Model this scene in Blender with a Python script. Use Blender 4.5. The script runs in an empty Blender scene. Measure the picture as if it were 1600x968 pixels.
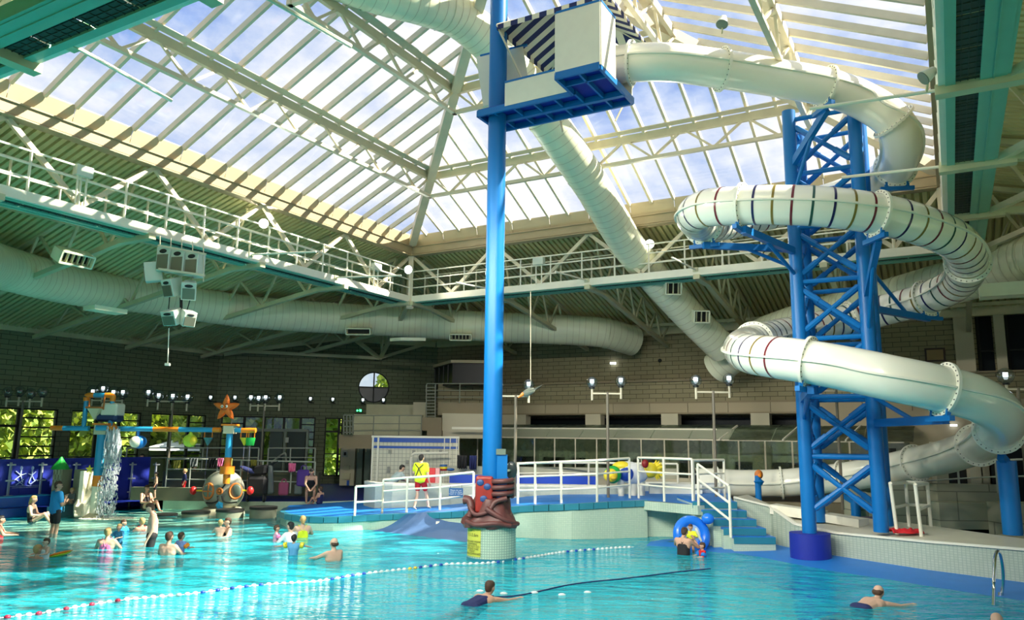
import bpy, bmesh, math, random
from math import sin, cos, tan, pi, radians, sqrt, atan2, floor, ceil
from mathutils import Vector, Matrix, noise
random.seed(7)
SC = bpy.context.scene
COL = SC.collection
# ------------------------------------------------------------------ camera
FPX = 1205.0; TH = radians(9.52); RO = radians(0.67); YAW = radians(29.5); EYE = 2.7
C0 = Vector((0, 0, EYE))
FWD = Vector((0, cos(TH), sin(TH))); _u = Vector((0, -sin(TH), cos(TH))); _r = Vector((1, 0, 0))
RT = _r * cos(RO) + _u * sin(RO); UPV = -_r * sin(RO) + _u * cos(RO)
cam = bpy.data.cameras.new('camera'); cam.sensor_width = 36; cam.lens = FPX / 1600 * 36
cam.clip_end = 400
camo = bpy.data.objects.new('camera', cam); COL.objects.link(camo)
camo.matrix_world = Matrix(((RT.x, UPV.x, -FWD.x, 0), (RT.y, UPV.y, -FWD.y, 0), (RT.z, UPV.z, -FWD.z, EYE), (0, 0, 0, 1)))
SC.camera = camo
# building axes: u runs away along the left gantry, v runs to the right along the far gantry
UA = Vector((sin(YAW), cos(YAW), 0)); VA = Vector((cos(YAW), -sin(YAW), 0)); ZA = Vector((0, 0, 1))
# ------------------------------------------------------------------ light
SC.view_settings.view_transform = 'Standard'; SC.view_settings.look = 'None'
SC.view_settings.gamma = 1; SC.view_settings.use_curve_mapping = False
SC.view_settings.exposure = 0.85
FILL_W = 2900; SKY_STRENGTH = 0.64; SUN_STRENGTH = 9.5
w = bpy.data.worlds.new('sky'); SC.world = w; w.use_nodes = True
nt = w.node_tree; nt.nodes.clear()
def N(nt, t, **k):
    n = nt.nodes.new(t)
    for a, b in k.items(): setattr(n, a, b)
    return n
tc = N(nt, 'ShaderNodeTexCoord'); mp = N(nt, 'ShaderNodeMapping'); mp.inputs['Scale'].default_value = (1.5, 1.5, 2.6)
n1 = N(nt, 'ShaderNodeTexNoise'); n1.inputs['Scale'].default_value = 2.3; n1.inputs['Detail'].default_value = 7; n1.inputs['Roughness'].default_value = .58
cr = N(nt, 'ShaderNodeValToRGB'); cr.color_ramp.elements[0].position = .37; cr.color_ramp.elements[1].position = .60
cr.color_ramp.elements[0].color = (.14, .28, .74, 1); cr.color_ramp.elements[1].color = (.95, .95, .98, 1)
e = cr.color_ramp.elements.new(.46); e.color = (.44, .56, .86, 1)
bg = N(nt, 'ShaderNodeBackground'); bg.inputs['Strength'].default_value = SKY_STRENGTH
wo = N(nt, 'ShaderNodeOutputWorld')
nt.links.new(tc.outputs['Generated'], mp.inputs['Vector']); nt.links.new(mp.outputs[0], n1.inputs['Vector'])
nt.links.new(n1.outputs['Fac'], cr.inputs[0]); nt.links.new(cr.outputs[0], bg.inputs[0]); nt.links.new(bg.outputs[0], wo.inputs[0])
sd = (-.95 * VA - .50 * UA - 1.0 * ZA).normalized()
sun = bpy.data.lights.new('sun', 'SUN'); sun.energy = SUN_STRENGTH; sun.angle = radians(.8); sun.color = (1, .93, .78)
so = bpy.data.objects.new('sun', sun); COL.objects.link(so); so.rotation_euler = (-sd).to_track_quat('Z', 'Y').to_euler(); so.location = (10, 0, 40)
SC.cycles.use_denoising = True
SC.cycles.max_bounces = 10; SC.cycles.diffuse_bounces = 5; SC.cycles.glossy_bounces = 4; SC.cycles.transparent_max_bounces = 14
SC.cycles.transmission_bounces = 6; SC.cycles.caustics_reflective = False; SC.cycles.caustics_refractive = False
SC.cycles.sample_clamp_indirect = 6

# ------------------------------------------------------------------ geometry of the view (used to measure real positions)
def ray(x, y): return FWD + RT * ((x - 800) / FPX) - UPV * ((y - 484) / FPX)
def P(x, y, D): d = ray(x, y); return C0 + d * (D / d.y)
def PZ(x, y, z): d = ray(x, y); return C0 + d * ((z - EYE) / d.z)
def PN(x, y, p, n): d = ray(x, y); return C0 + d * ((p - C0).dot(n) / d.dot(n))
def PU(x, y, u): return PN(x, y, UA * u, UA)
def PV(x, y, v): return PN(x, y, VA * v, VA)
def W(u, v, z): return UA * u + VA * v + ZA * z
def V3(*a): return Vector(a)
# ------------------------------------------------------------------ materials
MATS = {}
def mat(name, col, rough=.5, metal=0, spec=None, noise_amt=0, noise_scale=5, bump=0, bump_scale=20, emit=None, estr=1, coat=0, trans=0, sss=0):
    if name in MATS: return MATS[name]
    m = bpy.data.materials.new(name); m.use_nodes = True; t = m.node_tree
    b = t.nodes['Principled BSDF']; b.inputs['Base Color'].default_value = (*col, 1); b.inputs['Roughness'].default_value = rough
    b.inputs['Metallic'].default_value = metal
    if spec is not None: b.inputs['Specular IOR Level'].default_value = spec
    if coat: b.inputs['Coat Weight'].default_value = coat; b.inputs['Coat Roughness'].default_value = .08
    if trans: b.inputs['Transmission Weight'].default_value = trans
    if emit: b.inputs['Emission Color'].default_value = (*emit, 1); b.inputs['Emission Strength'].default_value = estr
    if noise_amt or bump:
        tc = N(t, 'ShaderNodeTexCoord'); nz = N(t, 'ShaderNodeTexNoise'); nz.inputs['Scale'].default_value = noise_scale; nz.inputs['Detail'].default_value = 5
        t.links.new(tc.outputs['Object'], nz.inputs['Vector'])
        if noise_amt:
            mx = N(t, 'ShaderNodeMix', data_type='RGBA'); mx.inputs[6].default_value = (*[c * (1 - noise_amt) for c in col], 1)
            mx.inputs[7].default_value = (*[min(1, c * (1 + noise_amt * .6)) for c in col], 1)
            t.links.new(nz.outputs['Fac'], mx.inputs[0]); t.links.new(mx.outputs[2], b.inputs['Base Color'])
        if bump:
            nb = N(t, 'ShaderNodeTexNoise'); nb.inputs['Scale'].default_value = bump_scale; t.links.new(tc.outputs['Object'], nb.inputs['Vector'])
            bp = N(t, 'ShaderNodeBump'); bp.inputs['Strength'].default_value = bump; t.links.new(nb.outputs['Fac'], bp.inputs['Height']); t.links.new(bp.outputs[0], b.inputs['Normal'])
    MATS[name] = m; return m
def brickmat(name, c1, c2, mortar, bw, bh, ms=.012, plane='uz', bump=.3, rough=.8, off=.5):
    m = bpy.data.materials.new(name); m.use_nodes = True; t = m.node_tree; b = t.nodes['Principled BSDF']; b.inputs['Roughness'].default_value = rough
    g = N(t, 'ShaderNodeNewGeometry'); 
    ax = {'uz': UA, 'vz': VA, 'ez': (UA + VA).normalized(), 'xz': Vector((1, 0, 0)), 'uv': UA}[plane]
    d1 = N(t, 'ShaderNodeVectorMath', operation='DOT_PRODUCT'); d1.inputs[1].default_value = ax
    d2 = N(t, 'ShaderNodeVectorMath', operation='DOT_PRODUCT'); d2.inputs[1].default_value = VA if plane == 'uv' else ZA
    t.links.new(g.outputs['Position'], d1.inputs[0]); t.links.new(g.outputs['Position'], d2.inputs[0])
    cb = N(t, 'ShaderNodeCombineXYZ'); t.links.new(d1.outputs['Value'], cb.inputs[0]); t.links.new(d2.outputs['Value'], cb.inputs[1])
    br = N(t, 'ShaderNodeTexBrick'); br.offset = off; br.inputs['Scale'].default_value = 1; br.inputs['Brick Width'].default_value = bw; br.inputs['Row Height'].default_value = bh
    br.inputs['Mortar Size'].default_value = ms; br.inputs['Color1'].default_value = (*c1, 1); br.inputs['Color2'].default_value = (*c2, 1); br.inputs['Mortar'].default_value = (*mortar, 1)
    t.links.new(cb.outputs[0], br.inputs['Vector']); t.links.new(br.outputs['Color'], b.inputs['Base Color'])
    bp = N(t, 'ShaderNodeBump'); bp.inputs['Strength'].default_value = bump; bp.inputs['Distance'].default_value = .01; bp.invert = True
    t.links.new(br.outputs['Fac'], bp.inputs['Height']); t.links.new(bp.outputs[0], b.inputs['Normal'])
    MATS[name] = m; return m
WHITE = mat('white_paint', (.84, .81, .66), .38, noise_amt=.06)
CREAM = mat('cream_steel', (.66, .60, .44), .45, noise_amt=.16, noise_scale=3)
CREAMD = mat('cream_steel_dull', (.58, .56, .36), .5, noise_amt=.16, noise_scale=3)
OCHRE = mat('ochre_beam', (.40, .32, .19), .5, noise_amt=.15, noise_scale=2)
PANELC = mat('cream_board', (.52, .43, .27), .6, noise_amt=.12, noise_scale=1.5)
TEAL = mat('teal_paint', (.19, .47, .36), .45, noise_amt=.10, noise_scale=3)
GRATE = mat('dark_grating', (.035, .05, .04), .7)
DECK = mat('roof_decking', (.60, .58, .30), .55, noise_amt=.12, noise_scale=2)
DUCT = mat('duct_sheet', (.82, .84, .62), .42, noise_amt=.14, noise_scale=2)
DUCTR = mat('duct_seam', (.62, .60, .42), .5)
BLUE = mat('blue_gloss_paint', (.003, .155, .46), .38, spec=.35)
NAVY = mat('navy_paint', (.006, .02, .30), .55)
BLUEFLOOR = mat('blue_rubber_floor', (.012, .19, .62), .5, noise_amt=.12, noise_scale=3)
BLUEDARK = mat('navy_rubber_floor', (.004, .018, .25), .45)
TEALTILE = mat('teal_edge_tile', (.03, .22, .30), .3)
GEL = mat('slide_gelcoat', (.88, .87, .74), .22, coat=.5, noise_amt=.05, noise_scale=1.2)
GELF = mat('slide_flange', (.80, .80, .68), .4)
DARK = mat('black_rubber', (.012, .012, .014), .6)
BLACK = mat('black_frame', (.008, .010, .008), .6)
CHROME = mat('chrome', (.7, .7, .68), .12, metal=1)
STEEL = mat('brown_steel_post', (.17, .15, .11), .4)
BEIGE = mat('beige_render', (.46, .39, .26), .8, noise_amt=.08, noise_scale=1)
BEIGEL = mat('pale_beige_render', (.60, .55, .40), .8, noise_amt=.08, noise_scale=1)
BROWN = mat('brown_fascia', (.29, .235, .145), .7, noise_amt=.08)
GREYG = mat('grey_green_panel', (.13, .18, .14), .5)
ORANGE = mat('orange_plastic', (.85, .25, .015), .35)
YEL = mat('yellow_plastic', (.85, .68, .03), .4)
LIME = mat('lime_plastic', (.55, .72, .05), .4)
GREEN = mat('green_plastic', (.02, .42, .06), .4)
REDM = mat('red_plastic', (.65, .02, .02), .4)
SKYB = mat('light_blue_plastic', (.03, .34, .62), .3)
PINK = mat('pink_fabric', (.85, .18, .38), .7)
STONE = mat('stone_block_plastic', (.32, .32, .22), .6, noise_amt=.2)
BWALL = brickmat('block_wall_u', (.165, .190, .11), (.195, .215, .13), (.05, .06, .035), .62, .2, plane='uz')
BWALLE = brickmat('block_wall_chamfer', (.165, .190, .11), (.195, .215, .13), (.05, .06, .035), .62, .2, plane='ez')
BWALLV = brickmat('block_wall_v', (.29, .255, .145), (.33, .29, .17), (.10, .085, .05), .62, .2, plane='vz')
MOSAIC = brickmat('mosaic_wall', (.50, .62, .48), (.57, .67, .52), (.40, .52, .42), .05, .05, .006, plane='xz', bump=.1, rough=.35, off=0)
TILES = brickmat('white_wall_tile', (.66, .64, .50), (.62, .60, .47), (.36, .36, .28), .15, .15, .01, plane='xz', bump=.2, rough=.3, off=0)
CONC = brickmat('grey_block', (.38, .38, .27), (.42, .41, .30), (.2, .2, .15), 1.6, .7, .015, plane='vz')
POOLF = mat('pool_floor_paint', (.22, .82, .86), .6)
def beach_mix(t):
    # paler tiles and clearer, shallower water round the beach entry
    g = N(t, 'ShaderNodeNewGeometry'); ds = N(t, 'ShaderNodeVectorMath', operation='DISTANCE'); ds.inputs[1].default_value = (-14.5, 28.5, 0)
    mr = N(t, 'ShaderNodeMapRange'); mr.inputs['From Min'].default_value = 3.5; mr.inputs['From Max'].default_value = 11; t.links.new(g.outputs['Position'], ds.inputs[0]); t.links.new(ds.outputs['Value'], mr.inputs['Value']); return mr
_t = POOLF.node_tree; _mr = beach_mix(_t); _mx = N(_t, 'ShaderNodeMix', data_type='RGBA'); _mx.inputs[6].default_value = (.80, .74, .52, 1); _mx.inputs[7].default_value = (.22, .82, .86, 1)
_t.links.new(_mr.outputs[0], _mx.inputs[0]); _t.links.new(_mx.outputs[2], _t.nodes['Principled BSDF'].inputs['Base Color'])
# caustic-free pool surface
def water_mat():
    m = bpy.data.materials.new('pool_water'); m.use_nodes = True; t = m.node_tree; t.nodes.clear()
    o = N(t, 'ShaderNodeOutputMaterial'); mx = N(t, 'ShaderNodeMixShader'); tr = N(t, 'ShaderNodeBsdfTransparent'); tr.inputs[0].default_value = (.68, .965, 1.0, 1)
    gl = N(t, 'ShaderNodeBsdfGlossy'); gl.inputs['Roughness'].default_value = .06; gl.inputs[0].default_value = (1, 1, 1, 1)
    df = N(t, 'ShaderNodeBsdfDiffuse'); df.inputs[0].default_value = (.02, .78, .95, 1)
    m2 = N(t, 'ShaderNodeMixShader'); mr = beach_mix(t); mr.inputs['To Min'].default_value = .12; mr.inputs['To Max'].default_value = .46; t.links.new(mr.outputs[0], m2.inputs[0]); bp2 = N(t, 'ShaderNodeBump'); bp2.inputs['Strength'].default_value = 1; bp2.inputs['Distance'].default_value = .55
    fr = N(t, 'ShaderNodeFresnel'); fr.inputs[0].default_value = 1.24
    g = N(t, 'ShaderNodeNewGeometry'); mp = N(t, 'ShaderNodeMapping'); mp.inputs['Scale'].default_value = (.55, 1.9, 1); mp.inputs['Rotation'].default_value = (0, 0, .25)
    nz = N(t, 'ShaderNodeTexNoise'); nz.inputs['Scale'].default_value = 1.5; nz.inputs['Detail'].default_value = 4; nz.inputs['Distortion'].default_value = .8
    nz2 = N(t, 'ShaderNodeTexNoise'); nz2.inputs['Scale'].default_value = 5.5; nz2.inputs['Detail'].default_value = 2
    ad = N(t, 'ShaderNodeMath', operation='MULTIPLY_ADD'); ad.inputs[1].default_value = .25
    bp = N(t, 'ShaderNodeBump'); bp.inputs['Strength'].default_value = .9; bp.inputs['Distance'].default_value = .16
    L = t.links
    L.new(g.outputs['Position'], mp.inputs[0]); L.new(mp.outputs[0], nz.inputs['Vector']); L.new(mp.outputs[0], nz2.inputs['Vector'])
    L.new(nz2.outputs['Fac'], ad.inputs[0]); L.new(nz.outputs['Fac'], ad.inputs[2]); L.new(ad.outputs[0], bp.inputs['Height'])
    L.new(bp.outputs[0], fr.inputs['Normal']); L.new(bp.outputs[0], gl.inputs['Normal']); L.new(ad.outputs[0], bp2.inputs['Height']); L.new(bp2.outputs[0], df.inputs['Normal'])
    L.new(tr.outputs[0], m2.inputs[1]); L.new(df.outputs[0], m2.inputs[2])
    L.new(fr.outputs[0], mx.inputs[0]); L.new(m2.outputs[0], mx.inputs[1]); L.new(gl.outputs[0], mx.inputs[2]); L.new(mx.outputs[0], o.inputs[0])
    return m
WATER = water_mat()
def glass_mat(name, tint, refl=.08, haze=0, hc=(.8, .85, .9)):
    m = bpy.data.materials.new(name); m.use_nodes = True; t = m.node_tree; t.nodes.clear()
    o = N(t, 'ShaderNodeOutputMaterial'); tr = N(t, 'ShaderNodeBsdfTransparent'); tr.inputs[0].default_value = (*tint, 1)
    gl = N(t, 'ShaderNodeBsdfGlossy'); gl.inputs['Roughness'].default_value = .03; mx = N(t, 'ShaderNodeMixShader'); mx.inputs[0].default_value = refl
    L = t.links; L.new(tr.outputs[0], mx.inputs[1]); L.new(gl.outputs[0], mx.inputs[2]); last = mx
    if haze:
        tl = N(t, 'ShaderNodeBsdfTranslucent'); tl.inputs[0].default_value = (*hc, 1); m3 = N(t, 'ShaderNodeMixShader')
        g = N(t, 'ShaderNodeNewGeometry'); nz = N(t, 'ShaderNodeTexNoise'); nz.inputs['Scale'].default_value = 2.2; nz.inputs['Detail'].default_value = 6
        ml = N(t, 'ShaderNodeMath', operation='MULTIPLY'); ml.inputs[1].default_value = haze * 2
        L.new(g.outputs['Position'], nz.inputs['Vector']); L.new(nz.outputs['Fac'], ml.inputs[0]); L.new(ml.outputs[0], m3.inputs[0])
        L.new(mx.outputs[0], m3.inputs[1]); L.new(tl.outputs[0], m3.inputs[2]); last = m3
    L.new(last.outputs[0], o.inputs[0]); MATS[name] = m; return m
SKYGLASS = glass_mat('skylight_glass', (.95, .96, .95), .04, .012)
WINGLASS = glass_mat('window_glass', (.85, .92, .85), .08)
GLOBE = glass_mat('globe_glass', (.75, .8, .8), .16)
LEANGLASS = glass_mat('shelter_glass', (.62, .72, .62), .05, .30, (.6, .7, .56))
LAMPE = mat('lamp_core', (1, 1, 1), .4, emit=(.85, .93, 1), estr=3)
EXITG = mat('exit_sign_glow', (.1, .9, .3), .4, emit=(.1, 1, .35), estr=2.5)
def skin(c, n): return mat(n, c, .55)
SKIN = skin((.58, .33, .22), 'skin_fair'); SKIN2 = skin((.66, .42, .30), 'skin_pale'); SKIN3 = skin((.24, .13, .085), 'skin_brown')
HBLOND = mat('hair_blond', (.50, .33, .13), .7); HBROWN = mat('hair_brown', (.07, .035, .018), .7); HBLACK = mat('hair_black', (.012, .010, .010), .6)
CBLACK = mat('cloth_black', (.01, .01, .012), .8); CNAVY = mat('cloth_navy', (.012, .02, .10), .8); CBLUE = mat('cloth_blue', (.02, .28, .62), .75)
CRED = mat('cloth_red', (.62, .012, .02), .75); CYEL = mat('cloth_hi_vis_yellow', (.72, .85, .02), .7); CWHITE = mat('cloth_white', (.75, .76, .75), .75)
CPURP = mat('cloth_purple', (.08, .03, .25), .75); CCREAM = mat('cloth_cream', (.7, .62, .42), .75); CGREY = mat('cloth_grey', (.12, .14, .14), .8)

# ------------------------------------------------------------------ mesh helpers
class MB:
    def __init__(s): s.v = []; s.f = []
    def add(s, vs, fs):
        o = len(s.v); s.v += [tuple(v) for v in vs]; s.f += [[i + o for i in f] for f in fs]; return s
    def quad(s, a, b, c, d): return s.add([a, b, c, d], [[0, 1, 2, 3]])
    def obox(s, c, ax, ay, az):   # centre and half vectors
        c = Vector(c); vs = [c + ax * i + ay * j + az * k for k in (-1, 1) for j in (-1, 1) for i in (-1, 1)]
        return s.add(vs, [[0, 2, 3, 1], [4, 5, 7, 6], [0, 1, 5, 4], [2, 6, 7, 3], [0, 4, 6, 2], [1, 3, 7, 5]])
    def box(s, x0, x1, y0, y1, z0, z1): return s.obox(((x0 + x1) / 2, (y0 + y1) / 2, (z0 + z1) / 2), Vector(((x1 - x0) / 2, 0, 0)), Vector((0, (y1 - y0) / 2, 0)), Vector((0, 0, (z1 - z0) / 2)))
    def uvbox(s, u0, u1, v0, v1, z0, z1): return s.obox(W((u0 + u1) / 2, (v0 + v1) / 2, (z0 + z1) / 2), UA * (u1 - u0) / 2, VA * (v1 - v0) / 2, ZA * (z1 - z0) / 2)
    def bar(s, p0, p1, w, h=None, up=None):
        h = h or w; p0 = Vector(p0); p1 = Vector(p1); d = (p1 - p0); L = d.length
        if L < 1e-6: return s
        d /= L; up = Vector(up) if up else (ZA if abs(d.z) < .95 else Vector((1, 0, 0)))
        sd = d.cross(up).normalized(); u2 = sd.cross(d)
        return s.obox((p0 + p1) / 2, d * L / 2, sd * w / 2, u2 * h / 2)
    def tube(s, pts, r, seg=8, caps=True, a0=0, a1=2 * pi, up=None):
        pts = [Vector(p) for p in pts]; n = len(pts); rs = r if isinstance(r, (list, tuple)) else [r] * n
        full = abs(a1 - a0 - 2 * pi) < 1e-6; m = seg if full else seg + 1; vs = []
        for i, p in enumerate(pts):
            d = (pts[min(i + 1, n - 1)] - pts[max(i - 1, 0)]).normalized(); uu = up or (ZA if abs(d.z) < .93 else Vector((1, 0, 0)))
            sd = d.cross(uu).normalized(); u2 = sd.cross(d)
            for k in range(m):
                a = a0 + (a1 - a0) * k / seg; vs.append(p + (sd * cos(a) + u2 * sin(a)) * rs[i])
        fs = []
        for i in range(n - 1):
            for k in range(seg):
                k2 = (k + 1) % m; fs.append([i * m + k, i * m + k2, (i + 1) * m + k2, (i + 1) * m + k])
        if caps and full: fs.append(list(range(m))[::-1]); fs.append([(n - 1) * m + k for k in range(m)])
        return s.add(vs, fs)
    def cyl(s, p0, p1, r, seg=10, r1=None): return s.tube([p0, p1], [r, r if r1 is None else r1], seg)
    def ell(s, c, rx, ry=None, rz=None, nu=14, nv=9, M=None):
        ry = ry or rx; rz = rz or rx; c = Vector(c); vs = []; fs = []
        for j in range(1, nv):
            for i in range(nu):
                a = 2 * pi * i / nu; b = pi * j / nv; q = Vector((rx * sin(b) * cos(a), ry * sin(b) * sin(a), rz * cos(b)))
                vs.append(c + (M @ q if M else q))
        t = Vector((0, 0, rz)); bt = Vector((0, 0, -rz)); vs.append(c + (M @ t if M else t)); vs.append(c + (M @ bt if M else bt)); T = len(vs) - 2; B = T + 1
        for i in range(nu):
            i2 = (i + 1) % nu; fs.append([T, i, i2]); fs.append([B, (nv - 2) * nu + i2, (nv - 2) * nu + i])
            for j in range(nv - 2): fs.append([j * nu + i, (j + 1) * nu + i, (j + 1) * nu + i2, j * nu + i2])
        return s.add(vs, fs)
    def prism(s, poly, z0, z1):
        """poly: list of (x,y) or Vectors; z0,z1 scalars or per-vertex lists"""
        n = len(poly); a = z0 if isinstance(z0, (list, tuple)) else [z0] * n; b = z1 if isinstance(z1, (list, tuple)) else [z1] * n
        vs = [(p[0], p[1], a[i]) for i, p in enumerate(poly)] + [(p[0], p[1], b[i]) for i, p in enumerate(poly)]
        return s.add(vs, [list(range(n))[::-1], list(range(n, 2 * n))] + [[i, (i + 1) % n, n + (i + 1) % n, n + i] for i in range(n)])
    def torus(s, c, R, r, ax=None, nR=20, nr=8, sx=1):
        c = Vector(c); ax = (Vector(ax) if ax else ZA).normalized(); q = ax.to_track_quat('Z', 'Y').to_matrix(); vs = []; fs = []
        for i in range(nR):
            a = 2 * pi * i / nR; 
            for j in range(nr):
                b = 2 * pi * j / nr; rr = R + r * cos(b); vs.append(c + q @ Vector((rr * cos(a) * sx, rr * sin(a), r * sin(b))))
        for i in range(nR):
            for j in range(nr): fs.append([i * nr + j, ((i + 1) % nR) * nr + j, ((i + 1) % nR) * nr + (j + 1) % nr, i * nr + (j + 1) % nr])
        return s.add(vs, fs)
def mesh(name, mb, m, smooth=False):
    me = bpy.data.meshes.new(name); me.from_pydata(mb.v, [], mb.f); me.materials.append(m)
    if smooth: me.polygons.foreach_set('use_smooth', [True] * len(me.polygons))
    me.update(); return me
def smooth_angle(o, ang=40):
    me = o.data; bm = bmesh.new(); bm.from_mesh(me)
    bmesh.ops.recalc_face_normals(bm, faces=bm.faces)
    for f in bm.faces: f.smooth = True
    for ed in bm.edges:
        if len(ed.link_faces) == 2 and ed.calc_face_angle(0) > radians(ang): ed.smooth = False
    bm.to_mesh(me); bm.free()
def obj(name, mb, m, parent=None, smooth=False, label=None):
    o = bpy.data.objects.new(name, mesh(name, mb, m) if isinstance(mb, MB) else mb); COL.objects.link(o)
    if smooth: smooth_angle(o)
    if parent is not None:
        o.parent = parent; o.matrix_parent_inverse = Matrix.Translation(-parent_loc(parent))
    if label: o['label'] = label
    return o
def parent_loc(p):
    t = Vector(p.location)
    while p.parent is not None:
        t = Vector(p.location) if False else t
        break
    return t if p.parent is None else Vector((0, 0, 0))
def tag(o, label, cat, group=None, kind=None):
    o['label'] = label; o['category'] = cat
    if group: o['group'] = group
    if kind: o['kind'] = kind
    return o
def thing(name, label, cat, loc=(0, 0, 0), group=None):
    o = bpy.data.objects.new(name, None); COL.objects.link(o); o.location = loc; o.empty_display_size = .1
    return tag(o, label, cat, group)
def struct(name, mb=None, m=None, parent=None, smooth=False):
    if mb is None:
        o = bpy.data.objects.new(name, None); COL.objects.link(o)
    else: o = obj(name, mb, m, parent, smooth)
    o['kind'] = 'structure'; return o
def inst(name, src, parent, T):
    """another part sharing the mesh of src, placed by a world matrix"""
    o = src.copy(); COL.objects.link(o); o.parent = parent
    if parent is not None: o.matrix_parent_inverse = Matrix.Translation(-parent_loc(parent))
    o.matrix_basis = T; return o
def copy_tree(root, loc, rotz=0, label=None, scale=1):
    r = root.copy(); COL.objects.link(r); r.location = loc; r.rotation_euler = (0, 0, rotz); r.scale = (scale,) * 3
    if label: r['label'] = label
    for ch in root.children:
        c = ch.copy(); COL.objects.link(c); c.parent = r
        for g in ch.children:
            d = g.copy(); COL.objects.link(d); d.parent = c
    return r
def spline(pts, n=6, closed=False):
    pts = [Vector(p) for p in pts]; out = []; m = len(pts)
    for i in range(m - 1):
        p0 = pts[max(i - 1, 0)]; p1 = pts[i]; p2 = pts[i + 1]; p3 = pts[min(i + 2, m - 1)]
        for k in range(n):
            t = k / n; t2 = t * t; t3 = t2 * t
            out.append(.5 * ((2 * p1) + (p2 - p0) * t + (2 * p0 - 5 * p1 + 4 * p2 - p3) * t2 + (3 * p1 - p0 - 3 * p2 + p3) * t3))
    out.append(pts[-1]); return out
def resample(pts, step):
    L = [0]
    for a, b in zip(pts, pts[1:]): L.append(L[-1] + (b - a).length)
    n = max(2, int(round(L[-1] / step)) + 1); out = []; j = 0
    for i in range(n):
        s = L[-1] * i / (n - 1)
        while j < len(L) - 2 and L[j + 1] < s: j += 1
        f = (s - L[j]) / max(1e-9, L[j + 1] - L[j]); out.append(pts[j].lerp(pts[j + 1], min(1, f)))
    return out
def text_obj(name, body, size, m, M, parent=None, align='CENTER', depth=.001):
    cu = bpy.data.curves.new(name, 'FONT'); cu.body = body; cu.size = size; cu.align_x = align; cu.align_y = 'CENTER'; cu.extrude = depth; cu.space_line = .85
    t = bpy.data.objects.new(name, cu); COL.objects.link(t); dg = bpy.context.evaluated_depsgraph_get()
    me = bpy.data.meshes.new_from_object(t.evaluated_get(dg)); COL.objects.unlink(t); bpy.data.objects.remove(t); me.transform(M)
    me.materials.clear(); me.materials.append(m); o = obj(name, me, m, parent); return o
def facing(p, right, up):
    r = Vector(right).normalized(); u = Vector(up).normalized(); n = r.cross(u); p = Vector(p)
    return Matrix(((r.x, u.x, n.x, p.x), (r.y, u.y, n.y, p.y), (r.z, u.z, n.z, p.z), (0, 0, 0, 1)))

# ================================================================== SETTING
U0, U1, V0, V1 = 6.0, 25.6, -19.4, .25       # the square opening of the skylight
ZE = 10.6; RS = .286                          # eave height, roof fall
def roof_z(u, v): return ZE - RS * max(U0 - u, u - U1, V0 - v, v - V1, 0)
WL, WF, WR, WN = -32.5, 35.0, 13.0, -7.0      # wall lines
# ---- floor: pool basin, blue rim ledge
fl = MB()
NX, NY = 46, 46
def bed(x, y):
    p = Vector((x, y, 0)); u = p.dot(UA); v = p.dot(VA)
    z = -1.25 + .055 * max(0, u - 6) + .035 * max(0, -v)
    d = (Vector((x, y)) - Vector((-13.5, 29))).length
    z = max(z, -.10 - .085 * d) if d < 12 else z
    return min(z, -.10)
idx = {}
for j in range(NY + 1):
    for i in range(NX + 1):
        x = -24 + 44 * i / NX; y = 3 + 36 * j / NY; idx[i, j] = len(fl.v); fl.v.append((x, y, bed(x, y)))
for j in range(NY):
    for i in range(NX): fl.f.append([idx[i, j], idx[i + 1, j], idx[i + 1, j + 1], idx[i, j + 1]])
struct('floor', fl, POOLF, smooth=True)
struct('pool_water', MB().quad((-24, 3, 0), (20, 3, 0), (20, 39, 0), (-24, 39, 0)), WATER)
g = MB(); g.box(-70, 60, -30, 110, -2.2, -2.0); struct('ground_outside', g, mat('grass_ground', (.12, .22, .05), .9, noise_amt=.3))
# ---- walls
def wall(name, p0, E, L, top, openings, m, th=.35, holes=()):
    n = Vector((-E.y, E.x, 0))          # outward side
    mb = MB(); cuts = sorted({0, L} | {o for q in openings for o in q[:2]} | {h[0] + k * h[2] for h in holes for k in (-1, 1)} | {L * k / 8 for k in range(9)})
    for a, b in zip(cuts, cuts[1:]):
        mid = (a + b) / 2; spans = [(0, None)]
        zs = [(-1.5, None)]; op = sorted([q[2:] for q in openings if q[0] <= mid <= q[1]] + [(h[1] - h[2], h[1] + h[2]) for h in holes if abs(mid - h[0]) < h[2]])
        lo = -1.5; segs = []
        for z0, z1 in op: segs.append((lo, z0, lo, z0)); lo = z1
        segs.append((lo, top(a), lo, top(b)))
        for a0, a1, b0, b1 in segs:
            A = p0 + E * a; B = p0 + E * b
            vs = [A + ZA * a0, B + ZA * b0, B + ZA * b1, A + ZA * a1]; mb.add(vs + [v + n * th for v in vs], [[0, 1, 2, 3], [7, 6, 5, 4], [0, 4, 5, 1], [1, 5, 6, 2], [2, 6, 7, 3], [3, 7, 4, 0]])
    for sc, zc, r in holes:
        K = 48; vs = []
        for k in range(K):
            a = 2 * pi * k / K; c, s = cos(a), sin(a); q = r / max(abs(c), abs(s)); rr = r * .97
            for t in (0, th): vs += [p0 + E * (sc + c * rr) + ZA * (zc + s * rr) + n * t, p0 + E * (sc + c * q) + ZA * (zc + s * q) + n * t]
        fs = []
        for k in range(K):
            a, b = 4 * k, 4 * ((k + 1) % K); fs += [[a, a + 1, b + 1, b], [a, b, b + 2, a + 2]]
        mb.add(vs, fs)
    return struct(name, mb, m)
EL = UA; EC = (UA + VA).normalized(); EF = VA
ends = []
left_open = [(14.2, 19.05, .5, 3.72), (19.6, 22.9, .5, 3.72), (23.4, 26.5, .5, 3.72)]
PL0 = W(WN, WL, 0)
wall('wall_left', PL0, EL, 27 - WN, lambda s: 6.95, [(a - WN, b - WN, c, d) for a, b, c, d in left_open], BWALL)
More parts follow.
